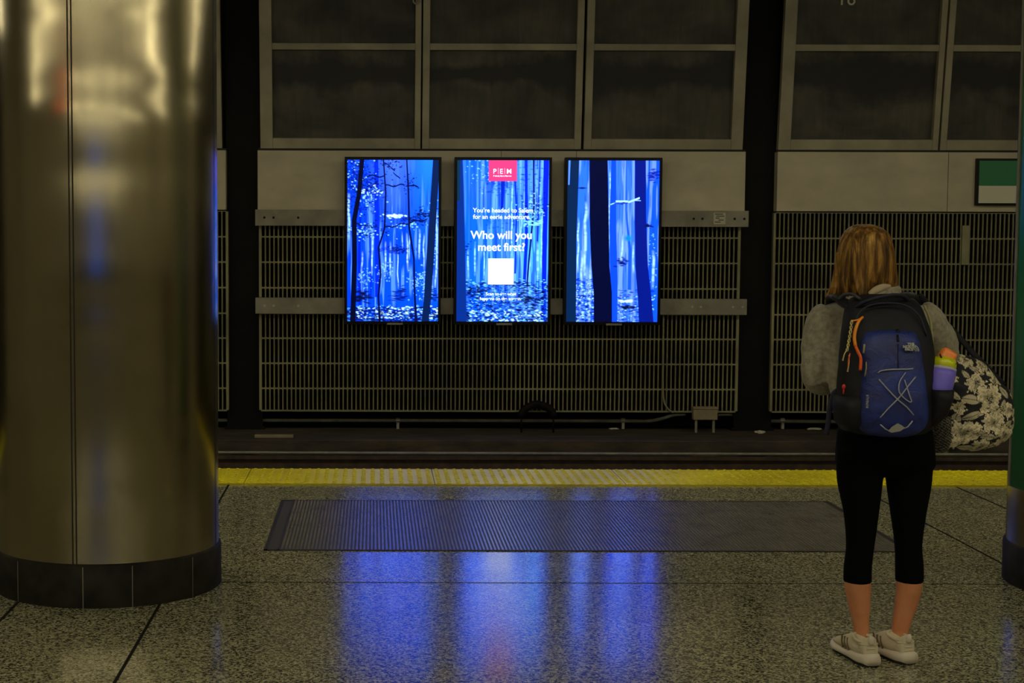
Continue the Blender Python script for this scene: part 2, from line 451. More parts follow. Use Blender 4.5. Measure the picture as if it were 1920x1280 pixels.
# ------------------------------------------------------------------ far wall
bm = NB(); box(bm, XL, XR, 14.25, 14.6, -.5, 4.6)
struct('wall_back', bm, M['concrete'])
bm = NB(); box(bm, XL, XR, 14.05, 14.25, -.166, .05)
struct('trim_4', bm, M['void'])
BAY = 968 * YW / F_PX
def wx(px, py=500, Y=YW): return at(px, py, Y).x
def wz(py, px=900, Y=YW): return at(px, py, Y).z
BX0, BX1 = wx(484.5), wx(1392)
Zg0, Zg1 = wz(772), wz(396.5)
ROWS = [wz(y) for y in (445, 492.5, 540.5, 588.5, 635, 682, 729)]
def grille(x0, x1, label, zoff=0):
    th = thing('wall_grille', label, 'grille', ((x0 + x1) / 2, YW, Zg0), 'slotted metal grilles on the track wall')
    bm = NB(); Y = YW
    box(bm, x0, x0 + .018, Y, Y + .05, Zg0, Zg1); box(bm, x1 - .018, x1, Y, Y + .05, Zg0, Zg1)
    box(bm, x0, x1, Y, Y + .05, Zg0, Zg0 + .012); box(bm, x0, x1, Y, Y + .05, Zg1 - .006, Zg1)
    obj('frame', bm, M['grille'], th)
    bm = NB()
    for z in ROWS: box(bm, x0 + .02, x1 - .02, Y + .002, Y + .02, z - .006, z + .006)
    obj('cross_bar', bm, M['grille'], th)
    bm = NB(); pit = .0384; n = int((x1 - x0 - .03) / pit); pit = (x1 - x0 - .036) / n
    zl = [Zg1] + ROWS + [Zg0]
    for i in range(n + 1):
        xc = x0 + .018 + i * pit
        # fin with rounded nose, slightly pinched at every cross bar
        rings = []
        for a, b in zip(zl[:-1], zl[1:]):
            for z, w in ((a - .003, .0095), (a - .018, .0058), (b + .018, .0058), (b + .003, .0095)):
                rings.append([Vector((xc - w, Y + .022, z)), Vector((xc - w, Y + .005, z)), Vector((xc, Y + .001, z)), Vector((xc + w, Y + .005, z)), Vector((xc + w, Y + .022, z))])
        loft(bm, rings, False)
    obj('slats', bm, M['grille'], th)
    bm = NB(); box(bm, x0, x1, Y + .14, Y + .16, Zg0 - .02, Zg1)
    obj('backing', bm, M['void'], th, label='black void behind the slats')
    return th
def strip_panel(x0, x1, label, seams=()):
    th = thing('enamel_panel', label, 'wall panel', ((x0 + x1) / 2, YW, wz(394)), 'cream enamel panels above the grilles')
    bm = NB(); z0, z1 = wz(394.5), wz(283); e = [x0] + list(seams) + [x1]
    for a, b in zip(e[:-1], e[1:]): box(bm, a + .0015, b - .0015, YW - .012, YW + .1, z0, z1, .003)
    obj('panel', bm, M['cream'], th)
    bm = NB(); 
    for a in seams: box(bm, a - .002, a + .002, YW - .010, YW + .1, z0 + .004, z1 - .004)
    box(bm, x0, x1, YW + .02, YW + .1, z1, z1 + .02)
    obj('joint', bm, M['seam'], th)
LEAN = math.radians(7.0)
def window(n_, x0, x1, sl, sr, label, mark=None):
    """leaning framed opening; x0,x1 outer edges; sl/sr stile widths"""
    th = thing('window_%d' % n_, label, 'window', ((x0 + x1) / 2, YW + .03, wz(280)))
    del th['category']; th['kind'] = 'structure'
    zb = wz(279.5); Yb = YW + .02
    mx = Matrix.Translation((0, Yb, zb)) @ Matrix.Rotation(LEAN, 4, 'X') @ Matrix.Translation((0, -Yb, -zb))
    H = 2.0; zt = zb + H
    zr = wz(259.5); t0 = zb + (wz(93) - zb) / 1.01 * 1.0; t1 = wz(82.5)
    # along the lean the heights stretch a little
    k = 1.0
    bm = NB()
    box(bm, x0, x0 + sl, Yb, Yb + .07, zb, zt, .004, mx=mx); box(bm, x1 - sr, x1, Yb, Yb + .07, zb, zt, .004, mx=mx)
    box(bm, x0 + sl, x1 - sr, Yb + .001, Yb + .07, zb, zr, .004, mx=mx); 
    box(bm, x0 + sl, x1 - sr, Yb + .003, Yb + .07, zb + (t0 - zb) * k, zb + (t1 - zb) * k, .003, mx=mx)
    box(bm, x0 + sl, x1 - sr, Yb + .001, Yb + .07, zt - .09, zt, .004, mx=mx)
    fr = struct('window_frame', bm, M['frame'], th)
    bm = NB()
    box(bm, x0 + sl - .01, x1 - sr + .01, Yb + .055, Yb + .065, zr - .01, t0 + .01, mx=mx)
    box(bm, x0 + sl - .01, x1 - sr + .01, Yb + .055, Yb + .065, t1 - .01, zt - .05, mx=mx)
    struct('window_pane', bm, M['pane'], th)
    return th, mx
W1 = [(483, 788, 23, 11), (791.5, 1090, 12, 6.5), (1094, 1394, 15, 22)]
px2m = YW / F_PX
def pw(px): return px * px2m
labs = ['framed dark pane with a ring hook, above the thin-trunk display', 'framed dark pane above the display with words', 'framed dark pane above the wide-trunk display, beside a black pillar']
def wspan(a, b, i, off=0):
    x0 = wx(a, 270) + off; x1 = wx(b, 270) + off
    return x0, x1
k = 1
xa, xb = wx(488, 275), wx(788.5, 275)
wlist = [(488, 788.5, 23, 11), (791.5, 1090, 13, 13), (1095, 1393.5, 14, 22)]
for (a, b, s1, s2), lb in zip(wlist, labs):
    window(k, wx(a, 275), wx(b, 275), pw(s1), pw(s2), lb); k += 1
for (a, b, s1, s2), lb in zip([(1460, 1760.5, 23, 11), (1764, 2062, 12, 13), (2066, 2362, 14, 22)], ['framed dark pane with white bay number, above the person', 'framed dark pane above the green and white sign', 'framed dark pane hidden beyond the green-wrapped column']):
    window(k, wx(a, 275), wx(b, 275), pw(s1), pw(s2), lb); k += 1
window(k, wx(120, 275), wx(416, 275), pw(12), pw(17), 'framed dark pane beside the round steel column')
# marks on the frames
def text(name, s, size, loc, mat, parent=None, rot=(PI / 2, 0, 0), align='CENTER', off=0.0, ext=.0005, sx=1.0, sp=1.0):
    c = bpy.data.curves.new(name, 'FONT'); c.body = s; c.size = size; c.align_x = align; c.offset = off; c.extrude = ext; c.space_character = sp
    c.materials.append(mat); o = bpy.data.objects.new(name, c)
    me = bpy.data.meshes.new_from_object(o); bpy.data.objects.remove(o)
    o = bpy.data.objects.new(name, me); COL.objects.link(o); o.rotation_euler = rot; o.scale = (sx, 1, 1)
    if parent:
        o.parent = parent; w = Vector(); p = parent
        while p: w += p.location; p = p.parent
        o.location = Vector(loc) - w
    else: o.location = loc
    return o
def fy(py): return YW + .02 - (wz(py) - wz(279.5)) * math.tan(LEAN)
p = at(1587, 9.5, fy(9.5) + .045)
o = text('bay_number', '16', .165, (p.x, p.y, p.z), M['white'], rot=(PI / 2 + LEAN, 0, 0), ext=.002); tag(o, 'white bay number on the dark pane above the person', 'bay number')
p = at(780, 1, fy(1) - .012); bm = NB()
tube(bm, [(p.x + .024 * math.cos(a), p.y, p.z + .028 * math.sin(a), .008) for a in [2 * PI * i / 20 for i in range(21)]], 8)
o = obj('ring_hook', bm, M['bright'], None, True); tag(o, 'small pale metal ring on the window frame above the thin-trunk display', 'ring')
# panels
strip_panel(BX0 - .006, wx(1394), 'long cream enamel panel behind the three screens', (wx(938), wx(1078)))
strip_panel(wx(1453), wx(1453) + BAY - .3, 'cream enamel panel carrying the green sign', (wx(1772),))
strip_panel(wx(120), wx(424.5), 'narrow visible cream panel between steel column and black pillar')
grille(BX0 + .005, BX1 - .02, 'wide slotted metal grille under the three screens')
grille(wx(1449), wx(1449) + BAY - .3, 'slotted metal grille behind the person')
grille(wx(130), wx(428), 'narrow visible slotted grille beside the steel column')
# pillars
for a, b, lab in ((429, 484, 'black steel pillar of the track wall between steel column and screens'), (1392, 1451, 'black steel pillar of the track wall between screens and person')):
    th = thing('wall_pillar', lab, 'pillar', (wx((a + b) / 2), YW, -.166), 'black wall pillars')
    x0, x1 = wx(a) - .03, wx(b) + .03; xm = (x0 + x1) / 2
    bm = NB(); box(bm, x0, x1, YW + .10, YW + .13, -.166, 4.5); box(bm, xm - .012, xm + .012, YW + .13, YW + .4, -.166, 4.5); box(bm, x0, x1, YW + .4, YW + .43, -.166, 4.5)
    obj('steel_section', bm, M['pillar'], th)
    bm = NB(); box(bm, x0 - .02, x1 + .02, YW + .08, YW + .25, -.166, -.14)
    obj('base_plate', bm, M['pillar'], th)
# mounting channels
def channel(y0, y1, lab):
    th = thing('mounting_channel', lab, 'mounting rail', (wx(940), YW - .05, wz(y1)), 'horizontal channels behind the screens')
    x0, x1 = wx(480), wx(1398); z0, z1 = wz(y1), wz(y0)
    bm = NB(); Yf = YW - .075
    box(bm, x0, x1, Yf, Yf + .006, z0, z1); box(bm, x0, x1, Yf + .006, YW - .013, z1 - .006, z1); box(bm, x0, x1, Yf + .006, YW - .013, z0, z0 + .006)
    obj('rail_body', bm, M['channel'], th)
    bm = NB()
    for px in (497, 514, 560, 1296, 1312, 1372, 1390):
        c = wx(px); r = .011
        loft(bm, [[Vector((c + r * math.cos(a), Yf - d, (z0 + z1) / 2 + r * math.sin(a))) for a in [2 * PI * i / 10 for i in range(10)]] for d in (0, .004)], True)
    split(obj('bolt', bm, M['bezel'] if y0 < 500 else M['bright'], th))
    return th, Yf
ch, Yf = channel(394, 424, 'upper grey mounting channel running behind the screens')
zz0, zz1 = wz(419), wz(397.5)
bm = NB(); box(bm, wx(1333), wx(1355), Yf - .0015, Yf, zz0, zz1); st = obj('sticker', bm, M['sticker'], ch, label='small white label')
bm = NB()
for i, (w0, w1) in enumerate(((.1, .8), (.2, .9), (.15, .5), (.4, .85), (.1, .6))):
    zz = zz1 - (i + .7) * (zz1 - zz0) / 5.8; W_ = wx(1355) - wx(1333)
    box(bm, wx(1333) + w0 * W_, wx(1333) + w1 * W_, Yf - .002, Yf - .0015, zz - .005, zz + .003)
obj('sticker_print', bm, M['ink'], st).location = (0, 0, 0)
channel(558.5, 588, 'lower grey mounting channel running behind the screens')
# ------------------------------------------------------------------ screens
def lin(c): return np.array(s2l(c))
def paint(idx, Wn, Hn):
    rs = np.random.RandomState(idx + 3)
    X, Y = np.meshgrid(np.linspace(0, 1, Wn), np.linspace(0, 1, Hn))   # Y down
    def sm(n, m_):
        a = rs.rand(n, m_); xi = X * (m_ - 1); yi = Y * (n - 1)
        x0 = np.clip(xi.astype(int), 0, m_ - 2); y0 = np.clip(yi.astype(int), 0, n - 2); fx = xi - x0; fy = yi - y0
        fx = fx * fx * (3 - 2 * fx); fy = fy * fy * (3 - 2 * fy)
        return (a[y0, x0] * (1 - fx) + a[y0, x0 + 1] * fx) * (1 - fy) + (a[y0 + 1, x0] * (1 - fx) + a[y0 + 1, x0 + 1] * fx) * fy
    img = np.zeros((Hn, Wn, 3))
    def lay(mask, c): 
        mk = np.clip(mask, 0, 1)[..., None]; img[:] = img * (1 - mk) + lin(c) * mk
    def trunk(pts, c, soft=.004, wob=0):
        ys = [p[1] for p in pts]; xc = np.interp(Y, ys, [p[0] for p in pts]); w = np.interp(Y, ys, [p[2] for p in pts]) / 2
        if wob: xc = xc + (sm(30, 2) - .5) * wob
        lay(np.clip((w - np.abs(X - xc)) / soft + .5, 0, 1) * ((Y >= ys[0]) & (Y <= ys[-1])), c)
    def glow(x_, a, b, w, c):
        xx = x_ + (sm(14, 2) - .5) * .02; m1 = np.clip(1 - np.abs(X - xx) / (w * .55), 0, 1) * np.clip((Y - a) / .07, 0, 1) * np.clip((b - Y) / .07, 0, 1)
        lay(m1 ** .8 * (.45 + .55 * np.clip((sm(90, 20) - .25) * 3, 0, 1)), c)
    def dabs(n, fx, fy, c, sx=.016, sy=.004, al=.9, tilt=.5):
        for _ in range(n):
            x_, y_ = fx(), fy(); k_ = .45 + .9 * rs.rand(); a_, b_ = sx * k_, sy * k_; t_ = (rs.rand() - .5) * tilt
            i0, i1 = int(max(0, (x_ - a_) * Wn)), int(min(Wn, (x_ + a_) * Wn + 2)); rv_ = b_ + a_ * .56 * abs(t_) + .002
            j0, j1 = int(max(0, (y_ - rv_) * Hn)), int(min(Hn, (y_ + rv_) * Hn + 2))
            if i1 <= i0 or j1 <= j0: continue
            dx = (X[j0:j1, i0:i1] - x_); dy = (Y[j0:j1, i0:i1] - y_) * 1.77; u = (dx * math.cos(t_) + dy * math.sin(t_)) / a_; v = (-dx * math.sin(t_) + dy * math.cos(t_)) / (b_ * 1.77)
            mk = (np.clip(1.5 - 1.3 * np.hypot(u, v), 0, 1) * al)[..., None]; img[j0:j1, i0:i1] = img[j0:j1, i0:i1] * (1 - mk) + lin(c) * mk
    U = lambda a, b: (lambda: rs.uniform(a, b)); G = lambda m_, d_: (lambda: rs.normal(m_, d_))
    def cluster(n, x_, y_, dx, dy, c, **k):
        dabs(n, G(x_, dx), G(y_, dy), c, **k)
    DK = (2, 8, 60); MD = (0, 30, 160); LT = (150, 205, 255); WH = (225, 245, 255)
    streak = sm(5, 46); streak2 = sm(9, 80); cl = sm(22, 9); spk = sm(230, 84) * .8 + cl * .25; spk2 = sm(200, 80) * .72 + sm(26, 10) * .26
    if idx == 0:
        lay(np.ones_like(X), (0, 72, 236)); lay((1 - X) * .5, (0, 40, 205)); lay(np.clip(1 - np.abs(X - .5) / .3, 0, 1) * np.clip(1 - Y / .45, 0, 1) * .7, (88, 120, 245))
        lay(np.clip((X - .65) / .2, 0, 1) * np.clip(1 - Y / .5, 0, 1) * .7, (40, 130, 255))
        lay(np.clip((streak - .62) * 6, 0, 1) * np.clip(Y / .3, .2, 1) * .45, (120, 170, 255))
        lay(np.clip((.36 - streak2) * 7, 0, 1) * .6 * np.clip((Y - .1) / .2, 0, 1) * np.clip((1 - Y) / .2, 0, 1), (0, 36, 190))
        trunk([(.315, 0, .045), (.33, .5, .05), (.33, .85, .05)], (0, 34, 190)); trunk([(.145, .3, .025), (.13, .6, .03), (.14, .9, .03)], (0, 30, 175)); trunk([(.25, .45, .02), (.26, .85, .02)], (0, 38, 200))
        for x_, a, b, w in ((.275, .42, .72, .02), (.42, .5, .72, .02), (.475, .5, .73, .022), (.56, .55, .8, .014), (.66, .45, .7, .022), (.69, .4, .62, .012), (.79, .42, .62, .022), (.84, .45, .68, .018), (.60, .44, .56, .014), (.16, .56, .7, .02), (.975, .3, .8, .02), (.02, .2, .5, .03)):
            glow(x_, a, b, w * 1.1, (190, 218, 255))
        cluster(330, .1, .1, .09, .10, MD); cluster(200, .12, .12, .10, .09, DK, sx=.013); cluster(90, .12, .12, .10, .11, LT, sx=.009)
        cluster(120, .25, .17, .08, .035, MD); cluster(70, .25, .165, .07, .03, DK); cluster(30, .26, .20, .06, .02, WH, sx=.012)
        cluster(120, .2, .26, .10, .04, MD); cluster(40, .22, .24, .07, .03, LT, sx=.011); cluster(130, .2, .43, .12, .03, DK, sx=.014); cluster(60, .2, .43, .1, .03, LT, sx=.011)
        cluster(60, .52, .345, .05, .006, WH, sx=.016); cluster(90, .82, .345, .06, .025, DK); cluster(50, .72, .37, .09, .012, DK); cluster(35, .64, .40, .08, .01, LT, sx=.012)
        cluster(80, .52, .56, .10, .012, MD); cluster(50, .6, .55, .08, .012, DK, sx=.012); cluster(50, .5, .03, .06, .02, DK, sx=.011); cluster(60, .68, .14, .06, .03, DK, sx=.010)
        cluster(60, .2, .73, .06, .03, LT, sx=.009, al=.6); cluster(50, .42, .69, .05, .03, LT, sx=.008, al=.7); cluster(110, .8, .75, .06, .05, LT, sx=.010, al=.7); cluster(60, .95, .45, .03, .15, LT, sx=.012)
        cluster(45, .16, .85, .05, .018, DK, sx=.035, sy=.006); cluster(40, .57, .835, .04, .025, (2, 20, 110), sx=.035, sy=.005); cluster(60, .93, .84, .05, .02, DK, sx=.02)
        bt = np.clip((Y - .905) / .03, 0, 1); lay(bt * .7, (2, 26, 140)); dabs(420, U(0, 1), U(.91, 1), DK, sx=.02); dabs(150, U(.08, 1), U(.905, .985), WH, sx=.016); dabs(160, U(0, 1), U(.92, 1), DK, sx=.016); dabs(120, U(0, 1), U(.9, 1), (60, 140, 255))
        trunk([(.395, 0, .015), (.42, .2, .018), (.41, .42, .021), (.345, .54, .021), (.367, .71, .021), (.344, .85, .021), (.36, 1, .026)], (3, 6, 48))
        trunk([(.65, 0, .015), (.67, .2, .02), (.68, .42, .024), (.733, .61, .021), (.741, .8, .021), (.76, 1, .03)], (3, 8, 55))
        for (x0, y0, x1, y1) in ((.4, .42, .88, .365), (.42, .16, .62, .155), (.4, .02, .52, .06), (.66, .15, .78, .17), (.22, .1, .4, .1), (.5, .07, .58, .12)):
            yy = np.interp(X, sorted((x0, x1)), [y0, y1]) + .006 * np.sin(X * 40); lay(np.clip((.0045 - np.abs(Y - yy)) / .002 + .5, 0, 1) * ((X > x0) & (X < x1)), (3, 10, 70))
        trunk([(.16, 0, .05), (.13, .2, .05), (.076, .37, .055), (.08, .63, .055), (.062, 1, .06)], (2, 4, 34))
        trunk([(.977, 0, .08), (.95, .24, .078), (.91, .63, .085), (.885, .85, .08), (.86, 1, .08)], (4, 24, 72))
    elif idx == 1:
        lay(np.ones_like(X), (8, 92, 246)); lay(np.clip((X - .35) / .4, 0, 1) * .6, (96, 150, 250)); lay(np.clip(1 - np.abs(X - .85) / .25, 0, 1) * np.clip(1 - np.abs(Y - .55) / .3, 0, 1) * .6, (80, 205, 255))
        lay(np.clip(1 - np.abs(X - .33) / .3, 0, 1) * np.clip(1 - np.abs(Y - .18) / .2, 0, 1) * .5, (60, 90, 225))
        lay(np.clip((streak - .55) * 6, 0, 1) * .55 * np.clip((X - .05) / .3, .3, 1), (130, 185, 255)); lay(np.clip((.42 - streak2) * 7, 0, 1) * .7 * np.clip((X - .0) / .5, .15, 1) * np.clip((1 - Y) / .2, 0, 1), (0, 40, 205))
        for x_, a, b, w in ((.2, .5, .72, .02), (.12, .55, .74, .02), (.3, .52, .74, .018), (.6, .1, .6, .02), (.8, .55, .72, .03), (.88, .5, .75, .03), (.93, .3, .7, .02), (.7, .3, .5, .02)):
            glow(x_, a, b, w * 1.1, (170, 225, 255))
        trunk([(.97, 0, .06), (.96, .5, .05), (.955, 1, .05)], (0, 26, 200)); trunk([(.75, 0, .03), (.76, .5, .035), (.74, .78, .035)], (0, 34, 200)); trunk([(.62, .03, .02), (.65, .3, .02), (.64, .7, .02)], (0, 40, 205))
        trunk([(.5, .12, .04), (.49, .3, .03)], (0, 28, 170)); trunk([(.83, 0, .018), (.84, .28, .02), (.79, .62, .02), (.77, .78, .018)], (2, 14, 90)); trunk([(.9, 0, .012), (.88, .5, .014)], (0, 30, 170))
        cluster(90, .42, .14, .08, .04, MD, al=.6); cluster(120, .75, .12, .13, .08, MD, sx=.02, al=.6); cluster(50, .3, .08, .1, .05, LT, sx=.011); cluster(60, .82, .3, .08, .04, DK, sx=.014); cluster(60, .85, .3, .08, .05, LT, sx=.012)
        dabs(40, U(.72, .92), U(.37, .40), (150, 220, 255), sx=.02); cluster(40, .08, .53, .03, .02, (2, 18, 90)); cluster(60, .5, .36, .1, .03, MD, al=.5)
        bt = np.clip((Y - .77) / .08, 0, 1); lay(bt * .45, (0, 60, 215)); dabs(520, U(.08, 1), lambda: 1 - .25 * rs.rand() ** 1.3, (2, 14, 84), sx=.024, sy=.005); dabs(250, U(.1, 1), lambda: 1 - .27 * rs.rand() ** 1.2, (130, 210, 255), sx=.017, sy=.003); dabs(220, U(.1, 1), lambda: 1 - .24 * rs.rand() ** 1.2, DK, sx=.02, sy=.004)
        cluster(30, .2, .82, .06, .015, DK, sx=.03, sy=.005); cluster(30, .82, .86, .06, .02, DK, sx=.03, sy=.005); dabs(90, U(.15, .95), U(.93, 1), WH, sx=.016)
        trunk([(.03, 0, .06), (.03, .2, .09), (.045, .6, .1), (.05, 1, .13)], (4, 38, 120), .01); trunk([(.0, 0, .06), (.0, .25, .06)], (6, 40, 66), .01)
    else:
        lay(np.ones_like(X), (58, 106, 246)); lay(np.clip((X - .82) / .05, 0, 1), (14, 76, 246)); lay(np.clip((.3 - X) / .1, 0, 1) * .6, (30, 100, 250))
        lay(np.clip((streak - .5) * 6, 0, 1) * .5, (150, 170, 250)); lay(np.clip((.4 - streak2) * 7, 0, 1) * .45, (14, 60, 225))
        for x_, a, b, w in ((.2, .25, .75, .03), (.12, .35, .7, .02), (.165, .55, .8, .02), (.26, .66, 1, .02), (.6, .45, .65, .02), (.73, .5, .7, .022), (.46, .05, .6, .02), (.95, .55, .8, .03)):
            glow(x_, a, b, w * 1.2, (190, 220, 255))
        trunk([(.64, 0, .008), (.64, .3, .012), (.69, .55, .035), (.69, .8, .04)], (20, 76, 235), .01)
        dabs(260, U(.1, .36), lambda: 1 - .27 * rs.rand(), (0, 34, 160), sx=.02); dabs(110, U(.1, .36), lambda: 1 - .24 * rs.rand(), (185, 225, 255), sx=.011); dabs(80, U(.1, .36), lambda: 1 - .24 * rs.rand(), (0, 20, 110), sx=.015)
        dabs(200, U(.5, .95), lambda: 1 - .2 * rs.rand() ** 1.3, (0, 36, 165), sx=.022); dabs(70, U(.5, .98), lambda: 1 - .17 * rs.rand(), (160, 212, 255), sx=.012); dabs(30, U(.58, .72), U(.865, .88), WH, sx=.02)
        dabs(16, U(.62, .74), U(.9, .93), DK, sx=.05, sy=.006); cluster(40, .95, .6, .03, .12, (120, 175, 255), sx=.01)
        trunk([(.04, 0, .17), (.03, .5, .15), (.03, 1, .16)], (5, 30, 70)); trunk([(.02, 0, .02), (.015, .15, .015)], (90, 130, 240))
        trunk([(.5, 0, .05), (.5, .4, .075), (.52, .75, .08), (.52, 1, .08)], (10, 64, 226)); 
        trunk([(.79, 0, .12), (.80, .35, .125), (.82, .65, .14), (.86, .85, .15), (.88, 1, .16)], (4, 18, 116))
        trunk([(.335, 0, .2), (.35, .35, .21), (.37, .65, .2), (.40, .82, .2), (.405, 1, .2)], (2, 5, 42))
        for (x0, y0, x1, y1, h) in ((.47, .272, .56, .252, .004), (.53, .252, .66, .252, .007), (.655, .26, .79, .23, .007), (.70, .245, .80, .247, .003)):
            yy = y0 + (y1 - y0) * (X - x0) / (x1 - x0); lay(np.clip((h - np.abs(Y - yy)) / .003, 0, 1) * ((X > x0) & (X < x1)), (190, 232, 255))
        lay(np.clip(1.6 - np.hypot((X - .67) / .035, (Y - .48) / .016), 0, 1), (6, 120, 170)); cluster(26, .61, .63, .03, .012, (2, 16, 100), sx=.03, sy=.006); cluster(14, .6, .262, .04, .004, (10, 40, 140), sx=.02)
        lay(np.clip(1.4 - np.hypot((X - .16) / .05, (Y - .17) / .006), 0, 1), (2, 8, 60)); cluster(26, .94, .09, .03, .015, (4, 26, 140), sx=.03, sy=.006); cluster(12, .89, .40, .02, .008, DK, sx=.025, sy=.005)
    return img
tm = MT('screen_picture', (0, 0, 0), .3, spec=.1)
at_ = tm.n('ShaderNodeAttribute', attribute_name='art'); tm.l(at_.outputs['Color'], tm.b.inputs['Emission Color']); tm.b.inputs['Emission Strength'].default_value = SCREEN_POWER
M['art'] = tm.m
YS = YW - .19
SCR = [(645, 827, 'upright display showing a blue forest with thin wavy dark trunks and a leafy branch'), (850.5, 1033.5, 'upright display with white words, a white square and a pink tag'), (1057, 1240, 'upright display with wide black and navy trunks and a pale flying bird')]
def art_grid(name, x0, x1, z0, z1, Y, idx, parent, Wn=240, Hn=424):
    img = paint(idx, Wn, Hn)
    xs, zs = np.meshgrid(np.linspace(x0, x1, Wn), np.linspace(z1, z0, Hn))
    co_ = np.stack([xs, np.full_like(xs, Y), zs], -1).reshape(-1, 3)
    ii = np.arange(Wn * Hn).reshape(Hn, Wn)
    q = np.stack([ii[:-1, :-1], ii[1:, :-1], ii[1:, 1:], ii[:-1, 1:]], -1).reshape(-1, 4)
    me = bpy.data.meshes.new(name); me.vertices.add(len(co_)); me.vertices.foreach_set('co', co_.ravel())
    me.loops.add(q.size); me.loops.foreach_set('vertex_index', q.ravel()); me.polygons.add(len(q))
    me.polygons.foreach_set('loop_start', np.arange(0, q.size, 4)); me.update(calc_edges=True)
    ca = me.color_attributes.new('art', 'FLOAT_COLOR', 'POINT')
    img[..., 2] *= 1 + .8 * img[..., 2]; img[..., 1] *= 1.12; img[..., 0] *= .8
    ca.data.foreach_set('color', np.concatenate([img.reshape(-1, 3), np.ones((Wn * Hn, 1))], 1).ravel())
    me.materials.append(M['art']); o = bpy.data.objects.new(name, me); COL.objects.link(o); o.parent = parent; o.location = -parent.location
    return o
for i, (a, b, lab) in enumerate(SCR):
    x0, x1 = at(a + 1, 450, YS).x, at(b, 450, YS).x; z1, z0 = at(900, 294.5, YS).z, at(900, 608.5, YS).z
    th = thing('display_screen', lab, 'display screen', ((x0 + x1) / 2, YS, z0), 'three upright displays on the track wall')
    bz = .024
    bm = NB(); box(bm, x0 + .05, x1 - .05, YS + .075, YW - .076, z0 + .25, z1 - .25); obj('wall_bracket', bm, M['channel'], th)
    bm = NB(); 
    box(bm, x0, x1, YS + .012, YS + .075, z0, z1, .006)
    bzm = obj('casing', bm, M['bezel'], th)
    bm = NB()
    box(bm, x0, x0 + bz, YS, YS + .012, z0, z1); box(bm, x1 - bz, x1, YS, YS + .012, z0, z1); box(bm, x0 + bz, x1 - bz, YS, YS + .012, z0, z0 + bz + .004); box(bm, x0 + bz, x1 - bz, YS, YS + .012, z1 - bz - .002, z1)
    obj('bezel', bm, M['bezel'], th)
    ia, ib, ja, jb = x0 + bz, x1 - bz, z0 + bz + .004, z1 - bz - .002
    sc = art_grid('picture', ia, ib, ja, jb, YS + .010, i, th)
    bm = NB(); c = (x0 + x1) / 2 + .02; box(bm, c - .07, c + .07, YS - .004, YS, z0 - .004, z0 + .014, .002); obj('maker_badge', bm, M['channel'], th)
    if i == 1:
        Yt = YS + .008
        def sx_(u): return ia + (ib - ia) * (u - 60) / (712 - 60)
        def sz_(v): return jb - (jb - ja) * (v - 75) / (1228 - 75)
        bm = NB(); box(bm, sx_(284), sx_(484), Yt, Yt + .001, sz_(224), sz_(75)); pk = obj('pink_tag', bm, M['pink'], th)
        cc = sx_(384)
        bmb = NB(); box(bmb, sx_(350), sx_(352), Yt - .001, Yt, sz_(172), sz_(130)); box(bmb, sx_(396), sx_(398), Yt - .001, Yt, sz_(172), sz_(130)); split(obj('tag_rule', bmb, M['txt'], th))
        for s, u in (('P', 326), ('E', 373), ('M', 428)): text('tag_letter', s, .060, (sx_(u), Yt - .001, sz_(170)), M['txt'], th, off=.0008)
        text('tag_caption', 'Peabody Essex Museum', .0165, (cc - .004, Yt - .001, sz_(191)), M['txt'], th, off=.0007)
        text('screen_text', "You're headed to Salem", .0545, (sx_(388), Yt, sz_(446)), M['txt'], th, off=.0012)
        text('screen_text', "for an eerie adventure.", .0545, (sx_(380), Yt, sz_(492)), M['txt'], th, off=.0012)
        text('screen_text', "Who will you", .098, (sx_(378), Yt, sz_(634)), M['txt'], th, off=.0022)
        text('screen_text', "meet first?", .098, (sx_(378), Yt, sz_(720)), M['txt'], th, off=.0022)
        text('screen_text', "Scan to see what", .039, (sx_(378), Yt, sz_(1040)), M['txt'], th, off=.001)
        text('screen_text', "happens on the screen.", .039, (sx_(375), Yt, sz_(1074)), M['txt'], th, off=.001)
        bm = NB(); box(bm, sx_(284), sx_(467), Yt, Yt + .001, sz_(962), sz_(775)); obj('white_square', bm, M['txt'], th)
# ------------------------------------------------------------------ wall furniture
# sign
p0 = at(1830, 385, YW - .06); p1 = at(1935, 297, YW - .06)
th = thing('platform_sign', 'green and white platform sign with black frame, partly behind a column', 'sign', ((p0.x + p1.x) / 2, YW - .06, p0.z))
zs0, zs1 = at(1870, 385, YW - .06).z, at(1870, 297, YW - .06).z; xs0, xs1 = p0.x, p0.x + 1.2; zm = at(1870, 348, YW - .06).z; e = .02
bm = NB(); box(bm, xs0, xs1, YW - .06, YW - .012, zs0, zs1, .003); obj('frame', bm, M['bezel'], th)
bm = NB(); box(bm, xs0 + e, xs1 - e, YW - .063, YW - .055, zm, zs1 - e); obj('green_band', bm, M['green'], th)
bm = NB(); box(bm, xs0 + e, xs1 - e, YW - .063, YW - .055, zs0 + e, zm - .001); obj('white_band', bm, M['white'], th)
# handle plate on right grille
bm = NB(); box(bm, wx(1801), wx(1815), YW - .02, YW, wz(494), wz(420), .003)
o = obj('cover_plate', bm, M['grille']); tag(o, 'narrow upright cover plate on the grille beside the person', 'cover plate')
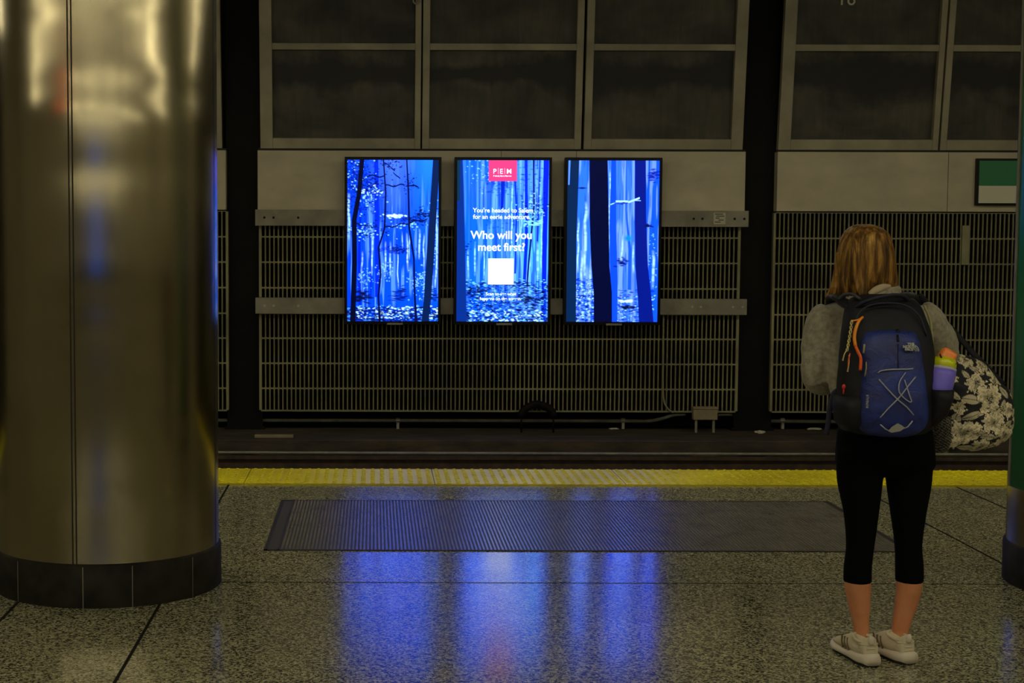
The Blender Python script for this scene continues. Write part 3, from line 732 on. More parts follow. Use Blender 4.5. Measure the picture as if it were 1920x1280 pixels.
# pipe with bend, clips
def PP(px, py, Y=13.97): q = at(px, py, Y); return (q.x, Y, q.z, .0155)
bm = NB(); pts = [PP(150, 786), PP(420, 787.5), PP(746, 788), PP(1000, 788.5), PP(1168, 789), PP(1215, 789), PP(1240, 785), PP(1262, 778), PP(1285, 776)]
tube(bm, pts, 10, k=5)
o = obj('conduit_pipe', bm, M['pipe'], None, True); tag(o, 'long grey conduit along the foot of the wall below the screens', 'pipe')
bm = NB(); tube(bm, [PP(1346, 777), PP(1372, 777), PP(1392, 781), PP(1412, 788), PP(1440, 789), PP(1560, 790), PP(1900, 791)], 10, k=5)
o = obj('conduit_pipe', bm, M['pipe'], None, True); tag(o, 'grey conduit running from the junction box behind the person', 'pipe')
for px, lab in ((746, 'bright pipe clamp below the thin-trunk display'), (1168, 'bright pipe clamp below the wide-trunk display'), (1467, 'pale pipe clamp between black pillar and person')):
    q = PP(px, 788); bm = NB()
    tube(bm, [(q[0] - .018, 13.97, q[2], .022), (q[0] + .018, 13.97, q[2], .022)], 12); box(bm, q[0] - .012, q[0] + .012, 13.95, 14.0, q[2] - .075, q[2] - .018)
    o = obj('pipe_clamp', bm, M['bright']); tag(o, lab, 'pipe clamp', None)
q0, q1 = at(1300, 787, 13.72), at(1346, 763, 13.72)
th = thing('junction_box', 'small tan junction box at the foot of the grille', 'junction box', ((q0.x + q1.x) / 2, 13.8, q0.z))
bm = NB(); box(bm, q0.x, q1.x, 13.72, 13.79, q0.z, q1.z, .004); obj('housing', bm, M['boxmat'], th)
bm = NB(); box(bm, q0.x - .004, q1.x + .004, 13.712, 13.72, q1.z - .02, q1.z + .003, .002); obj('lid', bm, M['boxmat'], th)
bm = NB()
for xx in (q0.x + .02, q1.x - .04): box(bm, xx, xx + .02, 13.74, 13.76, -.166, q0.z)
split(obj('bracket', bm, M['pipe'], th))
# hump bracket
th0 = at(1008, 782, 13.7); bm = NB()
tube(bm, [(th0.x + .145 * math.cos(a), 13.72, th0.z + .11 * math.sin(a), .034) for a in [PI * i / 14 for i in range(15)]], 8)
blob(bm, (th0.x - .01, 13.72, th0.z + .12), .06, .04, .03, 12, 8)
box(bm, th0.x - .15, th0.x - .135, 13.71, 13.73, -.166, th0.z + .02); box(bm, th0.x + .135, th0.x + .15, 13.71, 13.73, -.166, th0.z + .02)
o = obj('hose_loop', bm, M['pillar'], None, True); tag(o, 'black arched hose loop at the foot of the grille under the displays', 'hose')
# vertical conduit on grille
bm = NB(); Yc = YW - .02
def C(px, py): q = at(px, py, Yc); return (q.x, Yc, q.z, .009)
tube(bm, [C(1244, 590), C(1243.5, 660), C(1243, 730), C(1246, 755), C(1254, 768), C(1262, 773)], 8, k=4)
o = obj('cable_drop', bm, M['grille'], None, True); tag(o, 'thin cable dropping down the grille below the wide-trunk display', 'cable')
# ------------------------------------------------------------------ ceiling, side and rear walls, lamps
bm = NB(); box(bm, XF, XR, YR, 14.6, 4.6, 4.7); struct('ceiling', bm, M['concrete'])
bm = NB(); box(bm, XF, XR, YR - .2, YR, -.5, 4.6); struct('wall_front', bm, M['tile'])
bm = NB(); box(bm, XF - .2, XF, YR, YE, -.5, 4.6); struct('wall_left', bm, M['tile'])
bm = NB(); box(bm, XR, XR + .2, YR, YE, -.5, 4.6); struct('wall_right', bm, M['tile'])
def lamp(x, y, lab, L=2.4, z=3.15):
    th = thing('ceiling_light', lab, 'ceiling light', (x, y, z), 'fluorescent lights over the platform')
    bm = NB(); box(bm, x - L / 2, x + L / 2, y - .09, y + .09, z + .03, z + .10, .01); obj('housing', bm, M['white'], th)
    bm = NB(); box(bm, x - L / 2 + .02, x + L / 2 - .02, y - .07, y + .07, z, z + .03); obj('diffuser', bm, M['lamp'], th)
    bm = NB()
    for s in (-.8, .8): box(bm, x + s - .01, x + s + .01, y - .01, y + .01, z + .1, 4.6)
    split(obj('hanger', bm, M['channel'], th))
LN = ['first', 'second', 'third', 'fourth', 'fifth', 'sixth']
for y, zl_, rn in ((9.7, 3.4, 'row nearest the track'), (3.4, 3.15, 'row over the middle of the platform'), (-2.2, 3.15, 'row behind the viewer'), (-9.0, 3.15, 'second row behind the viewer'), (-17.0, 3.15, 'farthest row behind the viewer')):
    for i in range(6):
        lamp(-7.4 + i * 2.9, y, 'fluorescent ceiling light, %s in the %s' % (LN[i], rn), 2.3, zl_)
M['blue_box'] = emit('blue_lightbox', s2l((40, 90, 220)), 1.0)
M['orange_box'] = emit('orange_sign', s2l((240, 96, 20)), 1.0)
th = thing('poster_lightbox', 'freestanding blue lit poster box behind the viewer, mirrored in the steel column', 'lightbox', (-1.2, -4.9, 0))
bm = NB(); box(bm, -2.6, .2, -5, -4.9, .85, 2.3, .01); obj('frame', bm, M['bezel'], th)
bm = NB(); box(bm, -2.54, .14, -4.899, -4.89, .93, 2.2); obj('lit_face', bm, M['blue_box'], th)
bm = NB(); box(bm, -2.4, -2.3, -5, -4.9, 0, .85); box(bm, -.1, 0, -5, -4.9, 0, .85); split(obj('leg', bm, M['bezel'], th))
th = thing('hanging_sign', 'orange lit hanging sign over the platform, mirrored in the steel column', 'sign', (-4.6, 1.5, 2.7))
bm = NB(); box(bm, -5.6, -3.6, 1.45, 1.55, 2.68, 2.98, .01); obj('frame', bm, M['bezel'], th)
bm = NB(); box(bm, -5.57, -3.63, 1.55, 1.555, 2.71, 2.95); obj('lit_face', bm, M['orange_box'], th)
bm = NB(); box(bm, -5.4, -5.38, 1.49, 1.51, 2.98, 4.6); box(bm, -3.82, -3.8, 1.49, 1.51, 2.98, 4.6); split(obj('hanger', bm, M['channel'], th))
# ------------------------------------------------------------------ PERSON
YP = 5.82
def q(px, py, dy=0.0): return at(px, py, YP + dy)
def ring(pl, pr, py, dy, ry, n=24, p=2.2):
    """horizontal ring spanning pixels pl..pr at row py, depth offset dy, half depth ry"""
    a = q(pl, py, dy); b = q(pr, py, dy)
    return ell(((a.x + b.x) / 2, YP + dy, (a.z + b.z) / 2), (b.x - a.x) / 2, ry, n, p)
per = thing('person', 'woman seen from behind in grey fleece and black cropped leggings, waiting at the platform', 'person', (q(1655, 1240).x, YP, 0))
# body (skin): head, neck, torso core, arms, hands, legs, feet
bm = NB()
hd = q(1622, 486, .03)
blob(bm, (hd.x, YP + .04, hd.z), .076, .098, .113, 24, 16)
blob(bm, (hd.x, YP + .075, hd.z - .06), .052, .06, .055)          # jaw
blob(bm, (hd.x, YP + .142, hd.z - .02), .011, .016, .02, 10, 8)    # nose
for s in (-1, 1):
    blob(bm, (hd.x + s * .078, YP + .045, hd.z - .01), .009, .02, .03, 10, 8)   # ears
    blob(bm, (hd.x + s * .031, YP + .128, hd.z + .012), .013, .009, .009, 10, 8)  # eyelids
blob(bm, (hd.x, YP + .132, hd.z - .056), .024, .010, .009, 10, 8)  # lips
nk = q(1628, 560)
loft(bm, [ell((hd.x, YP + .03, hd.z - .06), .052, .055), ell((nk.x - .005, YP + .02, nk.z + .02), .052, .055), ell((nk.x, YP + .02, nk.z - .06), .10, .07), ell((nk.x + .01, YP + .02, nk.z - .14), .15, .09), ell((q(1640, 720).x, YP + .02, q(1640, 720).z), .12, .085), ell((q(1655, 830).x, YP + .02, q(1655, 830).z), .13, .10)])
LEG = {'L': [((1572, 1655), 840, .0, .095), ((1572, 1652), 900, .0, .082), ((1584, 1645), 960, .0, .066), ((1589, 1637), 1020, -.005, .056), ((1585, 1632), 1060, -.008, .056), ((1584, 1632), 1100, -.005, .052), ((1590, 1631), 1130, .0, .044), ((1598, 1629), 1165, .0, .033), ((1603, 1630), 1195, 0, .032), ((1602, 1633), 1225, .0, .036)],
       'R': [((1660, 1745), 840, .0, .095), ((1664, 1744), 900, .0, .082), ((1672, 1734), 960, .0, .066), ((1680, 1726), 1020, -.005, .056), ((1681, 1729), 1060, -.008, .056), ((1681, 1728), 1100, -.005, .052), ((1678, 1721), 1130, .0, .044), ((1674, 1710), 1162, 0, .033), ((1671, 1702), 1190, 0, .032), ((1668, 1702), 1222, 0, .036)]}
DYL = {'L': -.04, 'R': -.02}
def leg_rings(side, sel=None, grow=0.0, cut=None):
    keys = catmull([(a[0], a[1], y, d, r) for (a, y, d, r) in LEG[side]], 4)
    out = []
    for a, b, y, d, r in keys:
        if cut and not (cut[0] <= y <= cut[1]): continue
        out.append(ring(a - grow, b + grow, y, d + DYL[side], r + grow * .002, 24, 2.0))
    return out
for s in 'LR': loft(bm, leg_rings(s))
# feet
FDIR = {'L': math.radians(97), 'R': math.radians(105)}
HEEL = {}
for s, hp in (('L', (1623, 1243)), ('R', (1690, 1239))):
    h = on_floor(*hp); HEEL[s] = h
    d = Vector((math.cos(FDIR[s]), math.sin(FDIR[s]), 0))
    tube(bm, [(h.x + d.x * a, h.y + d.y * a, z, r) for a, z, r in ((.0, .055, .026), (.06, .055, .028), (.13, .044, .026), (.19, .036, .018), (.21, .034, .012))], 12)
# arms + hands
SH = {'L': q(1556, 590), 'R': q(1722, 586)}
EL = {'L': (q(1538, 700).x, YP + .04, q(1538, 700).z), 'R': (q(1776, 672).x, YP + .07, q(1776, 672).z)}
WR = {'L': (q(1560, 700).x + .05, YP + .24, q(1560, 700).z - .0), 'R': (q(1765, 700).x - .06, YP + .26, q(1765, 700).z + .02)}
for s in 'LR':
    sg = 1 if s == 'L' else -1
    S = SH[s]; E = EL[s]; Wt = WR[s]
    tube(bm, [(S.x + sg * .03, YP + .02, S.z, .045), (*((Vector(S) + Vector(E)) / 2), .04), (*E, .036), (*((Vector(E) + Vector(Wt)) / 2), .032), (*Wt, .024)], 12, k=3)
    hw = Vector(Wt); dirh = Vector((sg * .45, .85, .05)).normalized(); side = Vector((0, 0, 1))
    pc = hw + dirh * .05
    blob(bm, pc, .03, .045, .042, 14, 10)
    for i, L in enumerate((.070, .078, .072, .056)):
        bpt = pc + dirh * .038 + side * (.030 - i * .020)
        p1 = bpt + dirh * L * .4; p2 = p1 + (dirh * .5 + Vector((sg, 0, 0)) * .6).normalized() * L * .33; p3 = p2 + Vector((sg * .9, -.3, -.1)).normalized() * L * .27
        tube(bm, [(*bpt, .0095), (*p1, .009), (*p2, .0085), (*p3, .007)], 8)
    tb = pc + side * .035
    tube(bm, [(*tb, .012), (*(tb + Vector((sg * .01, .02, .02))), .011), (*(tb + Vector((sg * .03, .04, .028))), .009)], 8)
body = obj('body', bm, M['skin'], per, True); mods(body, .0055, 3)
# leggings
bm = NB()
loft(bm, [ring(a, b, y, d, r) for a, b, y, d, r in ((1592, 1728, 740, .0, .10), (1580, 1738, 780, .0, .11), (1571, 1747, 812, -.015, .125), (1568, 1751, 850, -.02, .128), (1568, 1752, 872, -.02, .115), (1580, 1738, 888, -.01, .08))])
for s in 'LR': loft(bm, leg_rings(s, grow=1.6, cut=(839, 1098)))
lg = obj('leggings', bm, M['legging'], per, True); mods(lg, .007, 4)
# fleece
bm = NB()
loft(bm, [ring(a, b, y, d, r) for a, b, y, d, r in ((1592, 1668, 548, .02, .055), (1578, 1700, 560, .02, .08), (1548, 1728, 573, .015, .10), (1542, 1738, 600, .01, .118), (1552, 1738, 640, .01, .125), (1566, 1740, 690, .01, .128), (1572, 1742, 740, .01, .128), (1577, 1742, 775, .0, .125))])
# left sleeve: baggy
def aq(px, py, dy, r): v = q(px, py, dy); return (v.x, v.y, v.z, r)
tube(bm, [aq(1562, 590, .01, .062), aq(1548, 606, .01, .072), aq(1539, 645, .01, .072), aq(1536, 685, .015, .068), aq(1534, 710, .04, .060), aq(1546, 714, .10, .054), aq(1566, 708, .17, .046), aq(1585, 703, .225, .036)], 18, k=4)
# drooping sleeve back
tube(bm, [aq(1527, 640, .0, .035), aq(1524, 690, -.01, .046), aq(1530, 716, .0, .046)], 14, k=3)
tube(bm, [aq(1566, 640, -.05, .03), aq(1569, 690, -.05, .033), aq(1566, 722, -.06, .024), aq(1565, 742, -.075, .013), aq(1566, 757, -.08, .005)], 12, k=3)
# right sleeve
tube(bm, [aq(1722, 588, .01, .062), aq(1744, 606, .01, .062), aq(1760, 640, .03, .058), aq(1772, 664, .07, .055), aq(1772, 682, .14, .048), aq(1762, 692, .2, .042), aq(1748, 696, .25, .034)], 18, k=4)
tube(bm, [aq(1746, 590, .0, .03), aq(1770, 620, .04, .035), aq(1785, 650, .06, .034)], 12, k=3)
fl = obj('fleece_jacket', bm, M['fleece'], per, True); mods(fl, .008, 4, (.012, .09))
bm = NB()  # hood collar
tube(bm, [aq(1592, 563, -.02, .02), aq(1610, 567, -.075, .024), aq(1640, 562, -.085, .027), aq(1664, 552, -.06, .026), aq(1680, 545, -.01, .02), aq(1676, 545, .05, .015)], 14, k=5)
tube(bm, [aq(1600, 574, -.06, .018), aq(1640, 575, -.09, .024), aq(1678, 562, -.06, .022), aq(1690, 560, .0, .016)], 14, k=5)
hc = obj('hood', bm, M['fleece'], fl, True); mods(hc, .006, 3, (.008, .05))
bm = NB()
tube(bm, [aq(1630, 552, -.085, .010), aq(1642, 544, -.088, .014), aq(1656, 538, -.075, .013), aq(1668, 537, -.05, .008)], 10, k=4)
obj('hood_lining', bm, M['fleece_in'], fl, True)
# hair
bm = NB()
HR = [(1608, 1632, 420, .03, .03), (1594, 1650, 426, .03, .075), (1583, 1662, 438, .03, .098), (1576, 1668, 456, .03, .108), (1572, 1673, 480, .025, .106), (1570, 1676, 505, .02, .098), (1567, 1680, 526, .015, .086), (1569, 1681, 537, .01, .07)]
HK = catmull(HR, 4); rings = []
for i, (a, b, y, d, r) in enumerate(HK):
    rg = ring(a, b, y, d, r, 72, 2.0); c = sum(rg, Vector()) / 72; u = i / len(HK)
    rings.append([c + (p - c) * (1 + u * .035 * math.sin(j * 1.9 + 3 * math.sin(j * .7)) + .02 * u * math.sin(j * 5.3)) for j, p in enumerate(rg)])
loft(bm, rings, True)
hr = random.Random(3)
for i in range(190):
    # clumps falling over the back and sides of the head
    ang = hr.uniform(-PI * .03, PI * 1.03) if i % 5 else hr.uniform(PI * .2, PI * .8)
    pts = []; jit = hr.uniform(-.05, .05); L = hr.uniform(.86, 1.0)
    endy = 548 + hr.uniform(-8, 12)
    if -.35 < math.cos(ang) < .35 and math.cos(ang) > -.3: pass
    for k_ in range(9):
        u = k_ / 8; y = 424 + (endy - 424) * u
        keyy = [h[2] for h in HR]
        a = np.interp(y, keyy, [h[0] for h in HR]); b = np.interp(y, keyy, [h[1] for h in HR]); dd = np.interp(y, keyy, [h[3] for h in HR]); rr = np.interp(y, keyy, [h[4] for h in HR])
        if y > 537: rr = rr * .97
        A = q(a, y, dd); B = q(b, y, dd); cx_ = (A.x + B.x) / 2; rx = (B.x - A.x) / 2
        an = ang + jit * u + .05 * math.sin(u * 4 + i)
        pts.append((cx_ + rx * 1.01 * math.cos(an), YP + dd - rr * 1.02 * math.sin(an), A.z, .0015 + .0042 * math.sin(PI * min(1, u * .85 + .12))))
    tube(bm, pts, 6)
# left lock swept forward and down over the shoulder, and centre points
for i in range(26):
    w = hr.uniform(-5, 5); e = hr.uniform(-6, 6)
    tube(bm, [aq(1573 + w, 478 + e, .0, .003), aq(1570 + w, 505, .0, .005), aq(1566 + w, 528, .0, .005), aq(1559 + w * 1.2, 548, .0, .004), aq(1552 + w * 1.3, 560 + e * .5, .01, .0015)], 6, k=2)
for i in range(30):
    w = hr.uniform(-9, 9); e = hr.uniform(-4, 6)
    tube(bm, [aq(1620 + w * 2, 446, -.062, .001), aq(1615 + w * 1.7, 480, -.078, .003), aq(1614 + w * 1.3, 525, -.080, .0045), aq(1616 + w * .9, 543, -.085, .005), aq(1619 + w * .7, 556 + e, -.09, .0015)], 6, k=2)
obj('hair', bm, M['hair'], per, True)
# shoes
for s in 'LR':
    h = HEEL[s]; th_ = FDIR[s]; d = Vector((math.cos(th_), math.sin(th_), 0)); sd = Vector((-d.y, d.x, 0))
    def P(a, b, z): return h + d * a + sd * b + Vector((0, 0, z))
    # stations a, half width, top height
    def outline(a):   # half width along the foot
        return np.interp(a, [-.045, -.035, .0, .06, .12, .17, .21, .235, .245], [.022, .034, .040, .038, .042, .046, .038, .022, .008])
    sh = NB(); st_ = [-.043, -.035, -.02, .0, .03, .06, .09, .12, .15, .18, .205, .225, .24]
    ztop = [.092, .108, .108, .088, .082, .097, .099, .085, .072, .062, .054, .046, .038]
    rings = []
    for a, zt in zip(st_, ztop):
        w = outline(a); r = []
        for j in range(20):
            t_ = 2 * PI * j / 20; cx_ = math.copysign(abs(math.cos(t_)) ** .75, math.cos(t_)); sz = math.copysign(abs(math.sin(t_)) ** .8, math.sin(t_))
            zz = (.024 + zt) / 2 + sz * (zt - .024) / 2; ww = w * cx_ * (1 - .28 * max(0, sz))
            r.append(P(a, ww, zz))
        rings.append(r)
    loft(sh, rings)
    shoe = obj('shoe', sh, M['shoe'], per, True); mods(shoe, None, 0); ss = shoe.modifiers.new('ss', 'SUBSURF'); ss.levels = 1; ss.render_levels = 1
    so = NB(); rings = []
    for a in np.linspace(-.060, .245, 18):
        w = float(outline(a * .97)) * 1.12 + .006; 
        if a < -.05: w = .032
        lift = .014 * max(0, (a - .17) / .08) ** 1.5; zt = float(np.interp(a, [-.058, -.02, .06, .16, .25], [.050, .048, .038, .030, .036]))
        zb = .006 + lift; r = []
        for j in range(16):
            t_ = 2 * PI * j / 16; cx_ = math.copysign(abs(math.cos(t_)) ** .6, math.cos(t_)); sz = math.copysign(abs(math.sin(t_)) ** .6, math.sin(t_))
            r.append(P(a, w * cx_ * (1.0 - .06 * sz), (zb + zt) / 2 + sz * (zt - zb) / 2))
        rings.append(r)
    loft(so, rings); obj('sole', so, M['sole'], shoe, True)
    ou = NB(); rings = []
    for a in np.linspace(-.052, .22, 14):
        w = float(outline(a)) * 1.05 + .002; lift = .014 * max(0, (a - .17) / .08) ** 1.5
        rings.append([P(a, w, lift + .0005), P(a, w * 1.02, .008 + lift), P(a, -w * 1.02, .008 + lift), P(a, -w, lift + .0005)])
    loft(ou, rings); obj('outsole', ou, M['outsole'], shoe)
    stp = NB()
    for k_ in range(3):
        a = .075 + k_ * .022
        for sgn in (1, -1):
            w0 = outline(a)
            pts = [(*P(a - .012, sgn * w0 * 1.03, .034), .004), (*P(a, sgn * w0 * .99, .055), .004), (*P(a + .012, sgn * w0 * .86, .076), .004)]
            tube(stp, pts, 6, .5)
    split(obj('stripe', stp, M['stripe'], shoe, label='dark side stripe'))
    tb = NB(); tube(tb, [(*P(-.038, 0, .085), .012), (*P(-.044, 0, .103), .011), (*P(-.040, 0, .112), .006)], 10, k=3); 
    obj('heel_tab', tb, M['sole'], shoe, True)
    cl = NB(); 
    tube(cl, [(*P(-.036 + .055 * (1 - math.cos(a_)), .034 * math.sin(a_), .090 - .012 * math.sin(a_ / 2) ** .5 * 1 + .018 * (1 - math.cos(a_)) / 2), .0065) for a_ in [2 * PI * i / 20 for i in range(21)]], 8)
    for zz in (.052, .066, .08): tube(cl, [(*P(-.044 + .03 * (1 - math.cos(a_)), .036 * math.sin(a_), zz), .003) for a_ in [-1.5 + 3.0 * i / 10 for i in range(11)]], 6)
    obj('collar', cl, M['shoe'], shoe, True)
# ------------------------------------------------------------------ BACKPACK
YB = YP - .13      # depth where the pack meets the back
bp = thing('backpack', 'navy blue and charcoal hiking backpack worn on the woman\'s back', 'backpack', (q(1670, 800).x, YB, q(1670, 800).z))
bp['label'] = "navy and charcoal hiking backpack with crossed grey cords on the woman's back"
def bring(pl, pr, py, dy, front, back, n=40, p=2.6):
    a = at(pl, py, YB + dy); b = at(pr, py, YB + dy); cy = YB + (front + back) / 2
    return ell(((a.x + b.x) / 2, cy, (a.z + b.z) / 2), (b.x - a.x) / 2, abs(back - front) / 2, n, p)
BK = [(1628, 1700, 553, -.02, .02), (1604, 1722, 560, -.06, .02), (1592, 1734, 578, -.10, .02), (1583, 1744, 610, -.135, .02), (1578, 1750, 650, -.155, .02), (1575, 1754, 690, -.165, .02), (1572, 1758, 730, -.17, .02), (1573, 1758, 770, -.17, .02), (1580, 1752, 798, -.15, .02), (1600, 1738, 812, -.12, .02), (1630, 1715, 818, -.08, .0)]
bm = NB(); loft(bm, [bring(a, b, y, -.08, f_, b_) for a, b, y, f_, b_ in [tuple(v) for v in catmull(BK, 4)]])
mb = obj('main_compartment', bm, M['char'], bp, True); mods(mb, None, 0, (.008, .07))
# front navy pocket
FK = [(1650, 1706, 617, -.12, -.05), (1628, 1724, 622, -.15, -.05), (1620, 1730, 634, -.168, -.05), (1616, 1735, 660, -.185, -.05), (1618, 1738, 700, -.20, -.05), (1614, 1742, 740, -.21, -.05), (1608, 1745, 775, -.208, -.05), (1612, 1742, 800, -.19, -.05), (1632, 1728, 815, -.165, -.05), (1660, 1708, 823, -.12, -.05)]
def fsurf(px, py, lift=.004):
    """point just in front of the navy pocket surface"""
    ks = [tuple(v) for v in catmull(FK, 4)]
    ys = [v[2] for v in ks]; a = np.interp(py, ys, [v[0] for v in ks]); b = np.interp(py, ys, [v[1] for v in ks]); f_ = np.interp(py, ys, [v[3] for v in ks])
    cxp = (a + b) / 2; u = min(.98, abs((px - cxp) / ((b - a) / 2)))
    cy = (f_ - .05) / 2; ry = (-.05 - f_) / 2; Y = YB + cy - ry * (1 - u ** 2.8) ** (1 / 2.8)
    return at(px, py, Y - lift)
bm = NB(); loft(bm, [bring(a, b, y, -.17, f_, b_, 44, 2.8) for a, b, y, f_, b_ in [tuple(v) for v in catmull(FK, 4)]])
fp = obj('front_pocket', bm, M['navy'], bp, True, label='navy blue front pocket'); mods(fp, None, 0, (.007, .06))
# side pockets (stretch mesh) 
bm = NB(); loft(bm, [bring(a, b, y, -.1, f_, b_, 24) for a, b, y, f_, b_ in ((1570, 1616, 742, -.17, .0), (1567, 1618, 760, -.18, .0), (1570, 1620, 790, -.17, .0), (1585, 1622, 808, -.12, .0))])
obj('side_pocket', bm, M['char'], bp, True)
bm = NB(); loft(bm, [bring(a, b, y, -.1, f_, b_, 24) for a, b, y, f_, b_ in ((1736, 1782, 728, -.19, .0), (1736, 1780, 745, -.19, .0), (1734, 1772, 775, -.17, .0), (1732, 1758, 797, -.13, .0))])
obj('side_pocket', bm, M['char'], bp, True)
# piping lines
def ft(pts, r, lift=.004):
    out = []
    for px, py in pts:
        v = fsurf(px, py, lift); out.append((v.x, v.y, v.z, r))
    return out
bm = NB()
def bq(px, py, dy, r): v = at(px, py, YB + dy); return (v.x, v.y, v.z, r)
tube(bm, [bq(1733, 572, -.02, .005), bq(1744, 600, -.03, .005), bq(1748, 640, -.04, .005), bq(1752, 672, -.05, .005)], 6, k=4)
obj('piping', bm, M['piping'], bp, True, label='khaki edge piping')
bm = NB(); tube(bm, [bq(1621, 645, -.155, .004), bq(1619, 662, -.16, .004)], 6); tube(bm, [bq(1625, 678, -.165, .004), bq(1625, 690, -.168, .004), bq(1622, 706, -.168, .003)], 6)
split(obj('zip_pull', bm, M['piping'], bp, True, label='khaki zip pull'))
bm = NB()   # dark zip arc across the top lid
tube(bm, [bq(1600, 620, -.13, .003), bq(1612, 585, -.125, .003), bq(1640, 570, -.12, .003), bq(1690, 570, -.12, .003), bq(1722, 590, -.125, .003), bq(1738, 630, -.13, .003)], 6, k=4)
obj('zip', bm, M['strap'], bp, True)
# haul handle and shoulder straps
bm = NB(); tube(bm, [bq(1604, 577, -.07, .010), bq(1622, 566, -.11, .012), bq(1650, 557, -.125, .012), bq(1676, 553, -.12, .012), bq(1694, 556, -.09, .010), bq(1704, 566, -.06, .008)], 10, .5, k=4)
obj('haul_handle', bm, M['strap'], bp, True)
bm = NB(); tube(bm, [bq(1606, 582, -.05, .028), bq(1590, 570, -.03, .028), bq(1572, 560, .02, .026), bq(1562, 556, .10, .024), bq(1560, 580, .23, .024), bq(1568, 640, .27, .022), bq(1580, 700, .27, .018)], 12, .35, k=4, up=(0, -.5, 1))
tube(bm, [bq(1560, 556, -.01, .006), bq(1575, 570, -.04, .008), bq(1596, 584, -.07, .007)], 8, .5, k=3)
obj('shoulder_strap', bm, M['char'], bp, True)
bm = NB(); tube(bm, [bq(1688, 566, -.05, .030), bq(1700, 556, -.01, .030), bq(1708, 553, .04, .026), bq(1712, 556, .12, .024), bq(1716, 580, .23, .024), bq(1712, 640, .27, .022), bq(1706, 700, .27, .018)], 12, .4, k=4, up=(0, -.5, 1))
obj('shoulder_strap', bm, M['char'], bp, True)
bm = NB(); tube(bm, [bq(1573, 563, .0, .012), bq(1584, 552, -.02, .012), bq(1600, 552, -.04, .012), bq(1612, 560, -.07, .010)], 8, .5, k=3); obj('load_strap', bm, M['pad'], bp, True)
# hanging waist strap
bm = NB(); tube(bm, [bq(1578, 730, .0, .012), bq(1564, 738, .0, .012), bq(1557, 760, .0, .011), bq(1553, 790, .0, .010), bq(1549, 815, .0, .010)], 8, .25, k=3, up=(0, 1, 0)); obj('waist_strap', bm, M['strap'], bp, True)
# bungee
bm = NB(); R_ = .0026
tube(bm, ft([(1646, 699), (1652, 695), (1665, 693), (1690, 692), (1700, 692), (1712, 691)], R_), 6, k=3)
tube(bm, ft([(1648, 711), (1662, 727), (1682, 748), (1700, 763), (1713, 778)], R_), 6, k=3)
tube(bm, ft([(1717, 706), (1704, 722), (1686, 745), (1668, 763), (1650, 783)], R_), 6, k=3)
tube(bm, ft([(1698, 698), (1687, 715), (1686, 735), (1700, 750), (1709, 753), (1705, 740), (1696, 712)], R_ * .9, .006), 6, k=3)
tube(bm, ft([(1651, 796), (1660, 804), (1668, 808)], R_), 6); tube(bm, ft([(1711, 789), (1702, 800), (1695, 803)], R_), 6)
obj('bungee_cord', bm, M['cord'], bp, True, label='crossed grey elastic cord')
def fpoly(bm, pts, lift=.003, thick=.002):
    a = [bm.verts.new(fsurf(x, y, lift)) for x, y in pts]; b = [bm.verts.new(fsurf(x, y, lift + thick)) for x, y in pts]; n = len(pts)
    bm.faces.new(b); bm.faces.new(a[::-1])
    for i in range(n): bm.faces.new((a[i], a[(i + 1) % n], b[(i + 1) % n], b[i]))
bm = NB(); fpoly(bm, [(1665, 808), (1672, 800), (1683, 793), (1691, 797), (1697, 802), (1688, 808), (1672, 811)], .005, .003); obj('reflective_tab', bm, M['tab'], bp, label='pale grey reflective tab')
bm = NB()
tube(bm, ft([(1682, 619), (1684, 623)], .006, .004), 8); tube(bm, ft([(1683, 628), (1684, 640)], .004, .004), 8); tube(bm, ft([(1684, 645), (1684, 690)], .0015, .003), 6)
obj('light_loop', bm, M['char'], bp, True)
# emblem: three short lines of letters beside a quarter dome of arcs
cp = fsurf(1703, 650, .006)
for s, py, ax in (('THE', 646.5, 1705), ('NORTH', 651.5, 1703), ('FACE', 656.5, 1703)):
    v = fsurf(ax, py, .008); v.y = cp.y - .012
    text('emblem_letters', s, .0125, (v.x, v.y, v.z), M['tab'], bp, off=.0006, ext=.004)
bm = NB(); cA = fsurf(1710.5, 658, .008)
for rad in (.011, .017, .023):
    pts = [(cA.x - .002 + rad * math.cos(a_), cp.y - .010, cA.z + rad * math.sin(a_), .0017) for a_ in [PI / 2 * i / 6 for i in range(7)]]
    tube(bm, pts, 6)
obj('emblem_dome', bm, M['tab'], bp, True)
v = fsurf(1627, 752, .008); tx = text('side_lettering', 'BOREALIS', .011, (v.x, v.y - .006, v.z), M['cord'], bp, rot=(PI / 2, -PI / 2, 0), ext=.003)
# side cords: orange loop and twisted cream cord on the left side
bm = NB(); tube(bm, [bq(1618, 594, -.13, .0045), bq(1611, 601, -.14, .0055), bq(1605, 615, -.15, .006), bq(1602, 632, -.155, .006), bq(1604, 648, -.16, .006)], 8, k=4)
tube(bm, [bq(1618, 595, -.135, .0028), bq(1606, 600, -.14, .0028), bq(1596, 601, -.14, .0028)], 6, k=2)
obj('side_cord', bm, M['orange'], bp, True, label='bright orange cord')
bm = NB(); tube(bm, [bq(1604, 648, -.16, .0055), bq(1609, 660, -.165, .006), bq(1614, 672, -.168, .006), bq(1613, 694, -.168, .006)], 8, k=4)
tube(bm, [bq(1594, 662, -.16, .002), bq(1591, 675, -.165, .0025), bq(1590, 690, -.165, .002)], 6)
obj('side_cord', bm, M['orange2'], bp, True, label='orange red cord end')
bm = NB()
for ph in (0, PI):
    tube(bm, [bq(1597 - (i / 24) ** 1.3 * 9 + 2.0 * math.sin(i * .9 + ph), 601 + i * 2.4, -.145 - .006 * math.cos(i * .9 + ph), .0024) for i in range(25)], 6)
